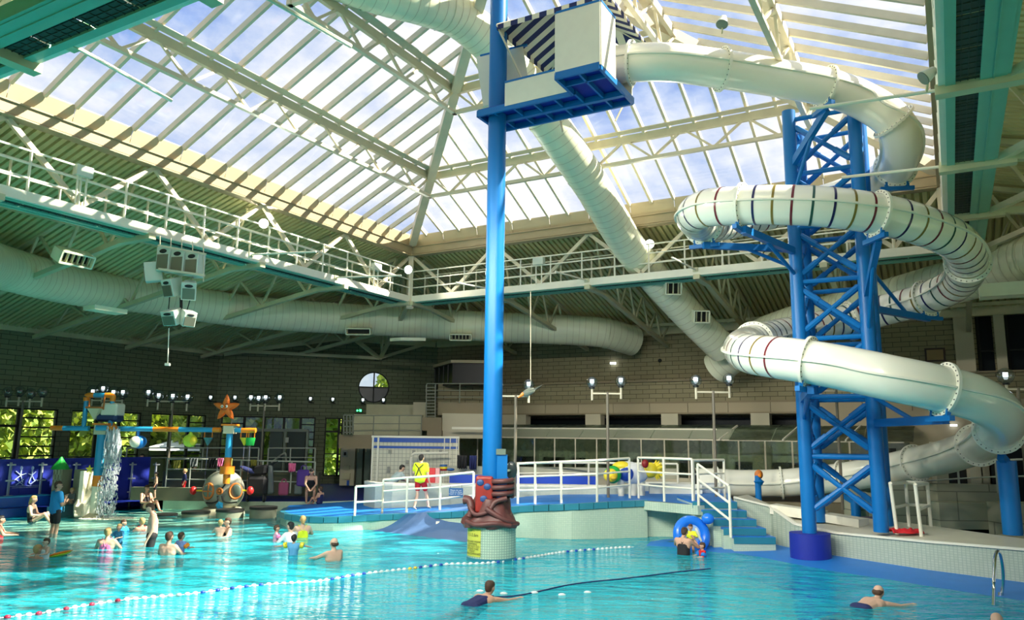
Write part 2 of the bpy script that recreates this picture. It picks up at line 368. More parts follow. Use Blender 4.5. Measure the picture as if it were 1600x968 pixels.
PC0 = W(27, WL, 0)
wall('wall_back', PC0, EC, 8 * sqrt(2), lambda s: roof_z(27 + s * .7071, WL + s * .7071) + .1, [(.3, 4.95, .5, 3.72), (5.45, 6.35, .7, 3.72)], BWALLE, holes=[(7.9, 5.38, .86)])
PF0 = W(WF, -24.5, 0)
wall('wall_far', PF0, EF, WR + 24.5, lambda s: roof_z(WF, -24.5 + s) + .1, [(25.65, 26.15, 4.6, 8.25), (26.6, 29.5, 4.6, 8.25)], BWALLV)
wall('wall_right', W(WF, WR, 0), -UA, WF - WN, lambda s: 7.0, [(14 + 5 * k, 18 + 5 * k, 1.2, 6.2) for k in range(5)], CONC)  # unseen window openings added to let in side daylight as fill
wall('wall_near', W(WN, WR, 0), -VA, WR - WL, lambda s: 7.0, [(1 + 5 * k, 5.2 + 5 * k, .8, 6.4) for k in range(8)], CONC)  # openings behind the camera added for frontal fill daylight
# wall plates (pale beam on top of the block wall)
t = MB(); t.bar(W(WN, WL + .12, 6.95), W(27, WL + .12, 6.95), .22, .42); struct('trim_1', t, CREAMD)
t = MB(); t.bar(W(27.1, WL + .15, 6.95), W(31, -28.5 + .1, 8.0), .22, .42); t.bar(W(31, -28.4, 8.0), W(34.9, -24.6, 7.9), .22, .42); struct('trim_2', t, CREAMD)
t = MB(); t.bar(W(34.85, -24.4, 7.85), W(34.85, WR, 7.85), .22, .4); struct('trim_3', t, CREAMD)
# ---- windows
WN_I = [0]
def window(p0, E, s0, s1, z0, z1, cols, transom=.72, rowh=.38):
    WN_I[0] += 1; n = Vector((-E.y, E.x, 0)); root = struct('window_%d' % WN_I[0]); q = p0 + n * .12
    fr = MB(); Lw = s1 - s0; xs = [s0] + [s0 + Lw * c[0] for c in cols] + [s1]
    def bar(sa, za, sb, zb, wd): fr.bar(q + E * sa + ZA * za, q + E * sb + ZA * zb, wd, .10, up=n)
    for s in xs: bar(s, z0, s, z1, .13)
    bar(s0, z0, s1, z0, .13); bar(s0, z1, s1, z1, .12)
    for i in range(len(xs) - 1):
        fine = cols[i][1] if i < len(cols) else True
        zs = [z0]
        if fine:
            z = z1 - rowh
            rows = []
            while z > z0 + .2: rows.append(z); z -= rowh
            zs = [z0] + rows[::-1] + [z1]
        else: zs = [z0, z0 + (z1 - transom - z0) * .5, z1 - transom, z1]
        for z in zs[1:-1]: bar(xs[i], z, xs[i + 1], z, .06 if fine else (.10 if z > z1 - transom - .1 else .05))
        for za, zb in zip(zs, zs[1:]):
            a, b = xs[i] + .05, xs[i + 1] - .05
            obj('pane', MB().quad(q + E * a + ZA * (za + .02), q + E * b + ZA * (za + .02), q + E * b + ZA * (zb - .02), q + E * a + ZA * (zb - .02)), WINGLASS, root)
    obj('window_frame', fr, BLACK, root)
for (a, b, c, d) in left_open: window(W(0, WL, 0), UA, a, b, c, d, [(.36, False), (.68, False)])
window(PC0, EC, .3, 4.95, .5, 3.72, [(.24, True), (.45, False), (.66, False), (.84, False)])
window(PC0, EC, 5.45, 6.35, .7, 3.72, [(.8, False)])
# round window
rw = struct('window_6'); q = PC0 + Vector((-EC.y, EC.x, 0)) * .1; fr = MB()
cc = q + EC * 7.9 + ZA * 5.38; nn = Vector((-EC.y, EC.x, 0))
fr.torus(cc, .82, .05, nn, 40, 6); fr.bar(cc - ZA * .83, cc + ZA * .83, .07, .07, up=nn); fr.bar(cc - EC * .83, cc + EC * .83, .07, .07, up=nn); obj('window_frame', fr, BLACK, rw)
def quarter(a0, a1):
    m = MB(); vs = [cc] + [cc + EC * cos(a0 + (a1 - a0) * k / 10) * .8 + ZA * sin(a0 + (a1 - a0) * k / 10) * .8 for k in range(11)]; m.add(vs, [[0, k, k + 1] for k in range(1, 11)]); return m
for k, mm in ((0, WINGLASS), (1, WINGLASS), (2, mat('dark_panel', (.012, .018, .03), .3)), (3, MATS['dark_panel'])): obj('pane', quarter(k * pi / 2, (k + 1) * pi / 2), mm, rw)
# far right openings in the far wall: dark glazing between pilasters
for k, (a, b) in enumerate(((25.65, 26.15), (26.6, 29.5))):
    r = struct('window_%d' % (7 + k)); m = MB(); m.quad(PF0 + EF * a + UA * .15 + ZA * 4.6, PF0 + EF * b + UA * .15 + ZA * 4.6, PF0 + EF * b + UA * .15 + ZA * 8.25, PF0 + EF * a + UA * .15 + ZA * 8.25)
    obj('pane', m, mat('dark_glass', (.006, .010, .012), .3, spec=.12), r); f = MB(); f.bar(PF0 + EF * a + ZA * 6.3, PF0 + EF * b + ZA * 6.3, .06); f.bar(PF0 + EF * a + ZA * 4.6, PF0 + EF * a + ZA * 8.25, .1); obj('window_frame', f, BLACK, r)
for k, (a, b) in enumerate(((24.85, 25.5), (26.2, 26.55))):
    t = MB(); t.obox(PF0 + EF * (a + b) / 2 + ZA * 6.2 - UA * .1, EF * (b - a) / 2, UA * .14, ZA * 2.0); struct('pilaster', t, BEIGEL)
# ---- ceiling: corrugated deck, trusses
ceil = struct('ceiling')
def deck(e0, e1, ax_along, ax_out, a0, a1, out, name='roof_deck'):
    """corrugations run along ax_out; e0/e1: along-limits as function of p"""
    m = MB(); per = .22; n = int((a1 - a0) / per)
    for i in range(n):
        s = a0 + i * per
        prof = [(0, 0), (.60, 0), (.64, .11), (.95, .11), (1, 0)]
        for (x0, h0), (x1, h1) in zip(prof, prof[1:]):
            sa, sb = s + x0 * per, s + x1 * per
            pmin = max(0, e0(max(sa, sb)) if callable(e0) else 0, e1(min(sa, sb)))
            if pmin >= out: continue
            m.quad(ax_along(sa, pmin, h0), ax_along(sb, pmin, h1), ax_along(sb, out, h1), ax_along(sa, out, h0))
    return obj(name, m, DECK, ceil)
def mk(fn, out):
    return lambda s, p, h: fn(s, p) + ZA * (ZE - RS * p + h)
def lim(lo, hi): return (lambda s: lo - s), (lambda s: s - hi)
a, b = lim(U0, U1); deck(a, b, mk(lambda s, p: W(s, V0 - p, 0), 0), None, U0 - 13, U1 + 13.2, 13.3)
a, b = lim(V0, V1); deck(a, b, mk(lambda s, p: W(U1 + p, s, 0), 0), None, V0 - 13, V1 + 13.2, 9.7)
a, b = lim(U0, U1); deck(a, b, mk(lambda s, p: W(s, V1 + p, 0), 0), None, U0 - 13, U1 + 13.2, 13.0)
a, b = lim(V0, V1); deck(a, b, mk(lambda s, p: W(U0 - p, s, 0), 0), None, V0 - 13, V1 + 13.2, 13.2)
# weatherproof outer skin so no daylight leaks in at the hips
m = MB()
def rp(u, v): return W(u, v, roof_z(u, v) + .25)
oc = [(U0 - 13.6, V0 - 13.6), (U1 + 13.6, V0 - 13.6), (U1 + 13.6, V1 + 13.6), (U0 - 13.6, V1 + 13.6)]; ic = [(U0, V0), (U1, V0), (U1, V1), (U0, V1)]
for k in range(4):
    o0, o1, i0, i1 = oc[k], oc[(k + 1) % 4], ic[k], ic[(k + 1) % 4]; m.quad(rp(*o0), rp(*o1), rp(*i1), rp(*i0))
obj('roof_skin', m, DECK, ceil)
def truss(pa, pb, pc, pd, nweb, name='roof_truss', cw=.14):
    """pa->pb top chord, pc->pd bottom chord"""
    m = MB(); m.bar(pa, pb, cw, cw); m.bar(pc, pd, cw * 1.25, cw * 1.1)
    top = [pa.lerp(pb, k / nweb) for k in range(nweb + 1)]; bot = [pc.lerp(pd, (k + .5) / nweb) for k in range(nweb)]
    for k in range(nweb): m.bar(top[k], bot[k], .08); m.bar(bot[k], top[k + 1], .08)
    return obj(name, m, CREAMD, ceil)
NODU = [U1 - 4.06 * k for k in range(5)]; NODV = [V0 + 4.06 * k for k in range(5)] + [V1 + .6]
for u in NODU:
    truss(W(u, V0 - .8, ZE - .35), W(u, WL + .2, 6.98 + .1), W(u, V0 - .7, 8.35), W(u, WL + .4, 6.55), 5)
truss(W(29.66, -23.5, 9.2), W(29.66, -29.4, 7.6), W(29.66, -23.5, 7.9), W(29.66, -29.5, 7.0), 3)
for v in NODV:
    truss(W(U1 + .8, v, ZE - .35), W(WF - .2, v, 8.0), W(U1 + .7, v, 8.35), W(WF - .3, v, 7.1), 5)
truss(W(U1 + .5, V0 - .5, ZE - .4), W(32.6, -26.6, 8.4), W(U1 + .5, V0 - .5, 8.3), W(32.6, -26.6, 6.9), 6)
truss(W(U1 + .5, V1 + .5, ZE - .4), W(WF - .2, V1 + 9, 8.0), W(U1 + .5, V1 + .5, 8.3), W(WF - .2, V1 + 9, 7.2), 6)
for u in NODU: truss(W(u, V1 + 1.1, ZE - .5), W(u, WR - .2, 7.0), W(u, V1 + 1.0, 8.35), W(u, WR - .2, 6.6), 5)
for p in (4.3, 8.6):
    z = ZE - RS * p - .12
    m = MB(); m.bar(W(U0, V0 - p, z), W(U1 + p, V0 - p, z), .1, .14); m.bar(W(U1 + p, V0 - p, z), W(U1 + p, V1 + p, z), .1, .14); m.bar(W(U1 + p, V1 + p, z), W(U0, V1 + p, z), .1, .14); obj('roof_purlin', m, CREAMD, ceil)
# struts at the chamfer seen as a hanging V
m = MB(); nd = W(32.3, -26.4, 6.9)
for q in (W(27.4, -31.6, 7.0), W(34.6, -24.8, 7.9), W(29.0, -26.6, 8.3)): m.bar(nd, q, .2, .16)
obj('roof_strut', m, CREAMD, ceil)
# cross bracing beyond the right gantry
m = MB()
for k in range(4):
    u = NODU[k]; a1 = W(u, V1 + .9, 8.3); 
    m.bar(a1, W(u - 2.03, V1 + 4.2, 9.2), .16, .14); m.bar(W(u - 4.06, V1 + .9, 8.3), W(u - 2.03, V1 + 4.2, 9.2), .16, .14)
    m.bar(W(u, V1 + 5.4, 8.9), W(u - 4.06, V1 + 2.4, 9.4), .12, .12)
obj('roof_brace', m, CREAM, ceil)
# ---- skylight
sky = struct('skylight'); GS = .465; ZG = 11.12; INS = .1
def gz(p): return ZG + GS * (p - INS)
CU, CV = (U0 + U1) / 2, (V0 + V1) / 2; HALF = (U1 - U0) / 2
AP = W(CU, CV, gz(HALF))
sides = [  # origin corner, along axis, inward axis
    (W(U0, V0, 0), UA, VA, U1 - U0), (W(U1, V0, 0), VA, -UA, V1 - V0), (W(U0, V1, 0), UA, -VA, U1 - U0), (W(U0, V0, 0), VA, UA, V1 - V0)]
for si, (o, al, inw, L) in enumerate(sides):
    nb = 24; sp = L / nb
    up = (ZA - inw * GS).normalized()
    for k in range(1, nb):
        s = k * sp; pm = min(s, L - s) 
        if pm < INS + .2: continue
        a = o + al * s + inw * INS + ZA * ZG; b = o + al * s + inw * pm * .99 + ZA * gz(pm * .99)
        obj('glazing_bar', MB().bar(a, b, .085, .17, up=up), CREAM, sky)
    for k in range(nb):
        s0, s1 = k * sp, (k + 1) * sp; p0 = min(s0, L - s0); p1 = min(s1, L - s1)
        if max(p0, p1) <= INS: continue
        p0 = max(p0, INS); p1 = max(p1, INS)
        vs = [o + al * s0 + inw * INS + ZA * (ZG + .09), o + al * s1 + inw * INS + ZA * (ZG + .09), o + al * s1 + inw * p1 + ZA * (gz(p1) + .09), o + al * s0 + inw * p0 + ZA * (gz(p0) + .09)]
        obj('glass_pane', MB().quad(*vs), SKYGLASS, sky)
    # transom strips across the bars at the purlins
    for p, zz in ((3.05, .2), (6.15, .2)):
        a = o + al * p + inw * p + ZA * (gz(p) - .14); b = o + al * (L - p) + inw * p + ZA * (gz(p) - .14)
        t = MB(); t.bar(a, b, .12, .26); t.bar(a + inw * .24 + ZA * .16, b + inw * .24 + ZA * .16, .30, .02)
        lo0 = a + inw * .1 - ZA * .8; lo1 = b + inw * .1 - ZA * .8; t.bar(lo0, lo1, .13, .11)
        n = max(2, int(round((L - 2 * p) / 2.03)))
        for q in range(n): 
            A = a.lerp(b, q / n); B = a.lerp(b, (q + 1) / n); M_ = lo0.lerp(lo1, (q + .5) / n); t.bar(A, M_, .07); t.bar(M_, B, .07)
        obj('purlin_truss', t, CREAM, sky)
    # upstand boards with joints
    for k in range(12):
        a0, a1 = L * k / 12 + .008, L * (k + 1) / 12 - .008
        vs = [o + al * a0 + inw * (INS) + ZA * ZG, o + al * a1 + inw * INS + ZA * ZG, o + al * a1 - inw * .03 + ZA * (ZG - .48), o + al * a0 - inw * .03 + ZA * (ZG - .48)]
        b = MB(); b.add(vs + [v + ZA * .04 for v in vs], [[0, 1, 2, 3], [7, 6, 5, 4], [0, 4, 5, 1], [2, 6, 7, 3], [1, 5, 6, 2], [3, 7, 4, 0]]); obj('upstand_board', b, PANELC, sky)
for (u, v) in ((U0, V0), (U1, V0), (U1, V1), (U0, V1)):
    a = W(u, v, ZG - .35); m = MB(); m.bar(a, AP - ZA * .12, .30, .30); obj('hip_beam', m, CREAM, sky)
for si, (o, al, inw, L) in enumerate(sides):
    m = MB(); m.bar(o + ZA * (ZE - .10), o + al * L + ZA * (ZE - .10), .14, .30); m.bar(o - inw * .05 + ZA * (ZE - .30), o + al * L - inw * .05 + ZA * (ZE - .30), .34, .04); m.bar(o - inw * .05 + ZA * (ZE + .06), o + al * L - inw * .05 + ZA * (ZE + .06), .34, .04); obj('eave_beam', m, OCHRE, sky)
# ---- gantries
def gantry(label, o, al, inw, L, rails=True, outer=True):
    root = thing('gantry_walkway', label, 'walkway', o + ZA * 8.3)
    out = -inw
    m = MB(); m.bar(o + ZA * 8.44, o + al * L + ZA * 8.44, .10, .26); m.bar(o + out * .06 + ZA * 8.56, o + al * L + out * .06 + ZA * 8.56, .16, .03); obj('fascia_channel', m, WHITE, root)
    m = MB(); m.bar(o + out * .12 + ZA * 8.31, o + al * L + out * .12 + ZA * 8.31, .14, .05); m.bar(o + out * .70 + ZA * 8.31, o + al * L + out * .70 + ZA * 8.31, .36, .05); m.bar(o + out * .9 + ZA * 8.42, o + al * L + out * .9 + ZA * 8.42, .06, .24); m.bar(o + out * .70 + ZA * 8.275, o + al * L + out * .70 + ZA * 8.275, .015, .02); obj('floor_tray', m, TEAL, root)
    n = int(L / 1.015)
    for k in range(n):
        a = o + al * (L * k / n + .02) + out * .36 + ZA * 8.335; b = o + al * (L * (k + 1) / n - .02) + out * .36 + ZA * 8.335
        m = MB(); m.bar(a, b, .34, .015)
        for j in range(5): q = a.lerp(b, (j + .5) / 5); m.bar(q - out * .17, q + out * .17, .02, .04)
        for j in (-1, 0, 1): m.bar(a + out * .1 * j - ZA * .012, b + out * .1 * j - ZA * .012, .012, .02)
        obj('grating_panel', m, GRATE, root)
    for k in range(6):
        s = L - .0 - 4.06 * k if True else 0
        if s < 0: break
        s = min(s, L - .1)
        m = MB(); m.bar(o + al * s + inw * .1 + ZA * 8.25, o + al * s + out * 1.25 + ZA * 8.25, .22, .16); obj('cross_bracket', m, TEAL if False else CREAMD, root)
    # truss web up to the eave beam
    nb = 5
    for k in range(nb):
        s0 = L - 4.06 * k; s1 = max(0, s0 - 4.06); mid = max(0, s0 - 2.03)
        for sa, sb in ((s0, mid), (s1, mid)):
            m = MB(); m.bar(o + al * sa + out * .1 + ZA * (ZE - .3), o + al * mid + out * .1 + ZA * 8.6, .11, .13); obj('web_brace', m, CREAM, root)
        if s1 <= 0: break
    def railing(off, zs, name):
        for z in zs:
            obj('hand_rail' if z == zs[0] else 'mid_rail', MB().bar(o + off + al * .1 + ZA * (8.55 + z), o + off + al * (L - .1) + ZA * (8.55 + z), .045), WHITE, root)
        n = int(L / 1.25); pm = mesh('post', MB().bar((0, 0, 0), (0, 0, zs[0]), .05, .05), WHITE)
        src = bpy.data.objects.new('post', pm)
        for k in range(n + 1): inst('post', src, root, Matrix.Translation(o + off + al * (.1 + (L - .2) * k / n) + ZA * 8.55))
    railing(inw * .02, (1.05, .72, .36), 'inner')
    railing(out * .88, (1.05, .6), 'outer')
    return root
G_L = gantry('white railed gantry walkway on the far left side, carrying the speaker cluster', W(U0, V0, 0), UA, VA, U1 - U0)
G_F = gantry('white railed gantry walkway crossing behind the blue pole and the slide tower', W(U1, V1, 0), -VA, -UA, V1 - V0)
G_R = gantry('teal bottomed gantry walkway above the slide, seen from below by the bare roof decking', W(U0, V1, 0), UA, -VA, U1 - U0)
G_N = gantry('teal bottomed gantry walkway nearest the viewer with lit mesh panels, top left corner', W(U0, V0, 0), VA, UA, V1 - V0)
m = MB(); m.bar(W(U1, V0, 8.1), W(U1, V0, 10.5), .2, .2); m.bar(W(U1, V0, 8.15), W(U1 + .4, V0 - .4, 8.2), .3, .2); struct('corner_post', m, CREAM)
m = MB(); m.bar(W(U1, V1, 8.1), W(U1, V1, 10.5), .2, .2); struct('corner_post', m, CREAM)
# rods that stick out inward from the brackets
def boom(label, a, b):
    r = thing('lighting_boom', label, 'rod', a); obj('rod', MB().cyl(a, b, .032, 8), WHITE, r, True); obj('clamp', MB().obox(a, VA * .09, UA * .09, ZA * .07), CREAMD, r)
boom('pale rod reaching from the teal gantry past the top slide bend', W(13.6, V1, 8.36), PU(1265, 170, 13.6))
boom('pale rod reaching from the teal gantry over the upright bend of the slide', W(17.6, V1, 8.36), PU(1315, 277, 17.6))
boom('pale rod reaching from the nearest gantry across the cloudy panes', W(U0, -10.9, 8.36), PV(268, 157, -10.9))
boom('pale rod ending beside the white spiral duct at the skylight top', PV(355, -40, -7.0), PV(548, 72, -7.0))
for i, (u, px, py, lb) in enumerate(((21.4, 627, 430, 'short white rod on the side gantry next to the corner post'), (17.4, 494, 393, 'short white rod on the side gantry right of the round floodlight'),)):
    boom(lb, W(u - .4, V0, 8.5), PU(px, py, u - .1))
for i, (v, px, py, lb) in enumerate(((-15.3, 712, 441, 'short white rod on the far gantry just left of the blue pole'), (-11.3, 868, 424, 'short white rod on the far gantry just right of the blue pole'), (-7.25, 1050, 402, 'short white rod on the far gantry where the duct passes under'))):
    boom(lb, W(U1, v, 8.5), PV(px, py, v))

# ================================================================== DUCTS
def tri_pt(t): return P(*t)
def duct(label, way, r, seams=1.2, seg=20, ribs=.28):
    pts = resample(spline([P(*w_) for w_ in way], 8), .3)
    root = thing('air_duct', label, 'duct', pts[0])
    step = int(max(2, round(seams * 3)))
    k = 0
    while k < len(pts) - 1:
        e = min(len(pts) - 1, k + step); obj('duct_section', MB().tube(pts[k:e + 1], r, seg, caps=False), DUCT, root, True); k = e
    q = resample(pts, ribs); m = MB()
    for i in range(1, len(q) - 1):
        d = (q[i + 1] - q[i - 1]).normalized(); m.tube([q[i] - d * .012, q[i] + d * .012], r + .006, seg, caps=False)
    s = obj('spiral_seam', m, DUCTR, root, True)
    for i in range(step, len(pts) - 1, step):
        m = MB(); d = (pts[i + 1] - pts[i - 1]).normalized(); m.tube([pts[i] - d * .04, pts[i] + d * .04], r + .02, seg, caps=False); obj('joint_collar', m, DUCT, root, True)
    for e_ in (0, -1):
        m = MB(); d = (pts[1] - pts[0]) if e_ == 0 else (pts[-1] - pts[-2]); d.normalize(); m.cyl(pts[e_] - d * .02, pts[e_] + d * .02, r * .99, seg); obj('end_cap', m, DUCT, root)
    return root, pts
d1, dp1 = duct('large cream air duct curving under the side roof behind the hanging speakers', [(-160, 360, 17), (-60, 398, 20), (0, 417, 23.2), (120, 447, 26.8), (240, 464, 30), (400, 488, 32.5), (600, 501, 35), (760, 510, 35.3), (900, 516, 35.2), (950, 521, 35.2), (990, 533, 35.8)], .69, 2.4)
d2, dp2 = duct('cream spiral duct dropping from the glass roof through the far gantry to the block wall', [(440, -70, 17), (520, -40, 18), (600, -12, 18.8), (665, 6, 19.6), (722, 30, 20.6), (790, 95, 21.8), (860, 195, 22.8), (930, 298, 24.8), (985, 388, 27), (1060, 475, 28.8), (1130, 545, 30)], .60, 2.6)
d3, dp3 = duct('large cream air duct behind the slide tower curving toward the upper windows', [(1120, 575, 31.5), (1180, 530, 30), (1230, 510, 28.5), (1300, 490, 26.8), (1400, 465, 24.8), (1500, 437, 23), (1600, 408, 21.2), (1720, 370, 19)], .68, 2.4)
def grille(px, py, D, w_, h_, dep, label, slots=5, dirx=None, under=False):
    c = P(px, py, D); r = thing('duct_grille', label, 'vent', c); X = (dirx or Vector((1, 0, 0))).normalized(); n = Vector((0, -1, -.25)).normalized(); n = (n - X * n.dot(X)).normalized(); Y = X.cross(n)
    m = MB(); m.obox(c, X * w_ / 2, Y * .03 + Y * h_ * .15 - Y * .0, n * dep / 2) if False else None
    for s in (-1, 1): m.obox(c + Y * s * (h_ / 2), X * w_ / 2, Y * .02, n * dep / 2); m.obox(c + X * s * (w_ / 2), X * .02, Y * h_ / 2, n * dep / 2)
    m.obox(c - n * dep * .3, X * w_ / 2, Y * h_ / 2, n * .02); obj('hood', m, DUCT, r)
    m = MB(); m.obox(c - n * dep * .22, X * (w_ / 2 - .02), Y * (h_ / 2 - .02), n * .02); obj('dark_opening', m, BLACK, r)
    if slots:
        for k in range(slots): q = c + X * w_ * ((k + .5) / slots - .5) + n * dep * .2; obj('vane', MB().obox(q, X * .015, Y * h_ * .45, n * .05), CREAMD, r)
grille(115, 402, 21.7, .95, .34, .5, 'duct grille with dark slots on the upper side of the curved duct, far left', 6, UA)
grille(561, 517, 33.7, 1.05, .26, .5, 'duct grille with an empty dark slot below the duct, left of the blue pole', 0)
grille(720, 526, 34.5, .95, .26, .5, 'duct grille with pale vanes below the duct beside the blue pole', 6)
grille(1051, 450, 27.2, .55, .42, .4, 'upper square grille on the sloping spiral duct', 3)
grille(1095, 494, 28.0, .55, .42, .4, 'lower square grille on the sloping spiral duct', 3)
m = MB(); c = P(1580, 425, 20.9); tag(obj('duct_outlet', MB().obox(P(1590, 452, 20.6), VA * .9 - ZA * .0, ZA * .18, UA * .3), DUCT), 'long cream outlet box under the duct at the right edge', 'vent')
for (x, y, D, l) in ((165, 484, 24.2, 'flat pale outlet box under the curved duct near the speakers'), (637, 530, 33.8, 'flat pale outlet box under the duct between two grilles')):
    tag(obj('duct_outlet', MB().obox(P(x, y, D), (UA if x < 300 else Vector((1, 0, 0))) * .55, ZA * .07, VA * .3), DUCT), l, 'vent')

# ================================================================== BLUE POLE (king post of the roof) and its plinth
pb = P(768, 872, 18.4); PX, PY = P(771, 570, 18.4).x, 18.4
PX = P(770, 640, 18.4).x
pole = thing('support_column', 'tall glossy blue column rising from the pool to the glass roof peak', 'column', (PX, PY, 0))
obj('shaft', MB().cyl((PX, PY, 1.0), (PX, PY, 15.0), .225, 28), BLUE, pole, True)
m = MB(); m.box(PX + .12, PX + .36, PY - .30, PY - .06, 1.35, 2.35); obj('service_duct', m, SKYB if False else BLUE, pole)
m = MB(); m.box(PX + .10, PX + .32, PY - .34, PY - .12, 2.35, 2.48); obj('sensor_box', m, GREYG, pole)
plx = P(768, 850, 18.4).x
pl = thing('column_plinth', 'round mosaic plinth standing in the water under the blue column', 'plinth', (plx, PY, -.3))
PR = .56
obj('drum', MB().cyl((plx, PY, -1.2), (plx, PY, .73), PR, 40), brickmat('plinth_mosaic', (.48, .62, .48), (.56, .66, .52), (.30, .42, .34), .055, .055, .008, plane='xz', bump=.15, rough=.3, off=0), pl, True)
obj('waterline_band', MB().cyl((plx, PY, -.05), (plx, PY, .06), PR + .012, 40), TEALTILE, pl, True)
# depth notice on the plinth, bent round it
sg = thing('depth_notice', 'yellow depth notice with black lettering on the mosaic plinth', 'sign', (plx - .25, PY - .5, .4))
a0, a1 = radians(198), radians(246); m = MB(); K = 8
for k in range(K):
    t0, t1 = a0 + (a1 - a0) * k / K, a0 + (a1 - a0) * (k + 1) / K; R_ = PR + .015
    m.quad((plx + R_ * cos(t0), PY + R_ * sin(t0), .10), (plx + R_ * cos(t1), PY + R_ * sin(t1), .10), (plx + R_ * cos(t1), PY + R_ * sin(t1), .70), (plx + R_ * cos(t0), PY + R_ * sin(t0), .70))
obj('board', m, mat('notice_yellow', (.62, .62, .08), .5), sg)
am = (a0 + a1) / 2
def bend(me):
    for v in me.vertices:
        x, z = v.co.x, v.co.z; a = am + x / (PR + .02); v.co = (plx + (PR + .021) * cos(a), PY + (PR + .021) * sin(a), z)
LET = mat('black_lettering', (.03, .03, .02), .6)
for (s, z, sz) in (('DEPTH', .655, .05), ('1.1-3.6m', .565, .105), ('NON AND WEAK\nSWIMMERS\nMUST NOT GO\nBEYOND THIS\nPOINT\nUNACCOMPANIED', .29, .062)):
    o = text_obj('lettering', s, sz, LET, Matrix.Translation((0, 0, 0)) @ Matrix.Rotation(radians(90), 4, 'X'), sg, depth=0)
    for v in o.data.vertices: v.co.z += z
    bend(o.data)
# sculpted coral and tentacles round the foot of the column
CORAL = mat('coral_brown_red', (.14, .045, .04), .45, noise_amt=.6, noise_scale=6, bump=.5, bump_scale=9)
CORR = mat('coral_red', (.38, .035, .025), .4, noise_amt=.5, noise_scale=7)
cor = thing('coral_sculpture', 'red and brown sculpted coral with tentacles wrapped round the column foot', 'sculpture', (PX, PY, .73))
m = MB(); prof = [(.60, .72), (.63, .80), (.58, .90), (.50, 1.02), (.44, 1.2), (.38, 1.36), (.26, 1.4)]; K = 36; vs = []
for r_, z in prof:
    for k in range(K):
        a = 2 * pi * k / K; q = 1 + .10 * sin(3 * a + z * 5) + .06 * sin(7 * a - z * 9) + .04 * noise.noise(Vector((cos(a) * 3, sin(a) * 3, z * 6)))
        vs.append((PX + r_ * q * cos(a), PY + r_ * q * sin(a), z + .02 * sin(5 * a)))
m.add(vs, [[j * K + k, j * K + (k + 1) % K, (j + 1) * K + (k + 1) % K, (j + 1) * K + k] for j in range(len(prof) - 1) for k in range(K)]); obj('rock', m, CORAL, cor, True)
m = MB(); m.box(PX - .36, PX + .04, PY - .36, PY + .1, 1.05, 1.86); bm_ = m; o = obj('carved_block', m, CORR, cor); b_ = o.modifiers.new('b', 'BEVEL'); b_.width = .05; b_.segments = 3
for (x, z) in ((-.25, 1.72), (-.09, 1.63), (-.17, 1.36)): obj('carved_eye', MB().ell((PX + x, PY - .36, z), .085, .03, .075), mat('coral_blue', (.03, .08, .25), .4), cor, True)
def tentacle(pts, r0, r1):
    q = spline(pts, 7); n = len(q); obj('tentacle', MB().tube(q, [r0 + (r1 - r0) * i / (n - 1) for i in range(n)], 10), CORAL, cor, True)
for k in range(3): tentacle([(PX + .24 + .24 * cos(a), PY - .18 + .24 * sin(a), 1.42 + .14 * k + .012 * a) for a in [2 * pi * j / 12 for j in range(13)]], .06, .06)
tentacle([(PX + .36, PY - .42, 1.38), (PX + .1, PY - .46, 1.3), (PX - .05, PY - .5, 1.1), (PX - .35, PY - .45, 1.02), (PX - .5, PY - .3, 1.2)], .06, .04)
tentacle([(PX - .1, PY - .5, 1.15), (PX + .15, PY - .55, 1.0), (PX + .4, PY - .5, .88), (PX + .62, PY - .2, .8)], .07, .05)
tentacle([(PX - .62, PY - .15, 1.32), (PX - .5, PY - .2, 1.3), (PX - .45, PY - .3, 1.12), (PX - .5, PY - .35, .95)], .11, .06)
tentacle([(PX - .55, PY - .3, .84), (PX - .3, PY - .56, .80), (PX + .1, PY - .62, .84), (PX + .45, PY - .5, .78)], .06, .06)
# mirror disc on the far side
r = thing('convex_mirror', 'round dark convex mirror beside the blue column', 'mirror', P(798, 735, 19)); c = P(799, 734, 19.0)
obj('disc', MB().ell(c, .14, .05, .21, 24, 10), mat('dark_mirror', (.04, .06, .06), .25), r, True); obj('bracket', MB().bar(c, (PX + .2, PY, c.z), .05), GREYG, r)

# ================================================================== SLIDE TOWER
tw = thing('slide_tower', 'blue lattice steel tower carrying the spiral slide', 'tower', (7.1, 18.9, 0))
FLp = Vector((7.12, 18.9, 0)); S_ = 1.55
cols = [FLp, FLp + VA * S_, FLp + UA * S_ + VA * S_, FLp + UA * S_]; ZT = P(1240, 180, 18.9).z
base = [.55, .72, .72, .72]
for i, c in enumerate(cols): obj('column', MB().cyl(c + ZA * base[i], c + ZA * (ZT + (.1 if i == 0 else 0)), .165, 16), BLUE, tw, True)
levels = [.95, 2.38, 3.8, 5.22, 6.65, 8.05, 9.45, ZT - .15]
for i in range(4):
    a, b = cols[i], cols[(i + 1) % 4]
    for k, z in enumerate(levels):
        if k == 0: continue
        obj('horizontal_tube', MB().cyl(a + ZA * z, b + ZA * z, .062, 8), BLUE, tw, True)
    for z0, z1 in zip(levels, levels[1:]):
        for p, q in ((a, b), (b, a)):
            m = MB(); A = p + ZA * (z0 + .1); B = q + ZA * (z1 - .1); m.cyl(A, B, .062, 8); m.cyl(A.lerp(B, .1), A.lerp(B, .32), .08, 8); m.cyl(A.lerp(B, .68), A.lerp(B, .9), .08, 8); obj('diagonal_brace', m, BLUE, tw, True)
tag(obj('footing_drum', MB().cyl(FLp - ZA * .2, FLp + ZA * .60, .46, 40), NAVY, None, True), 'dark blue drum footing at the waterline under the tower', 'footing')

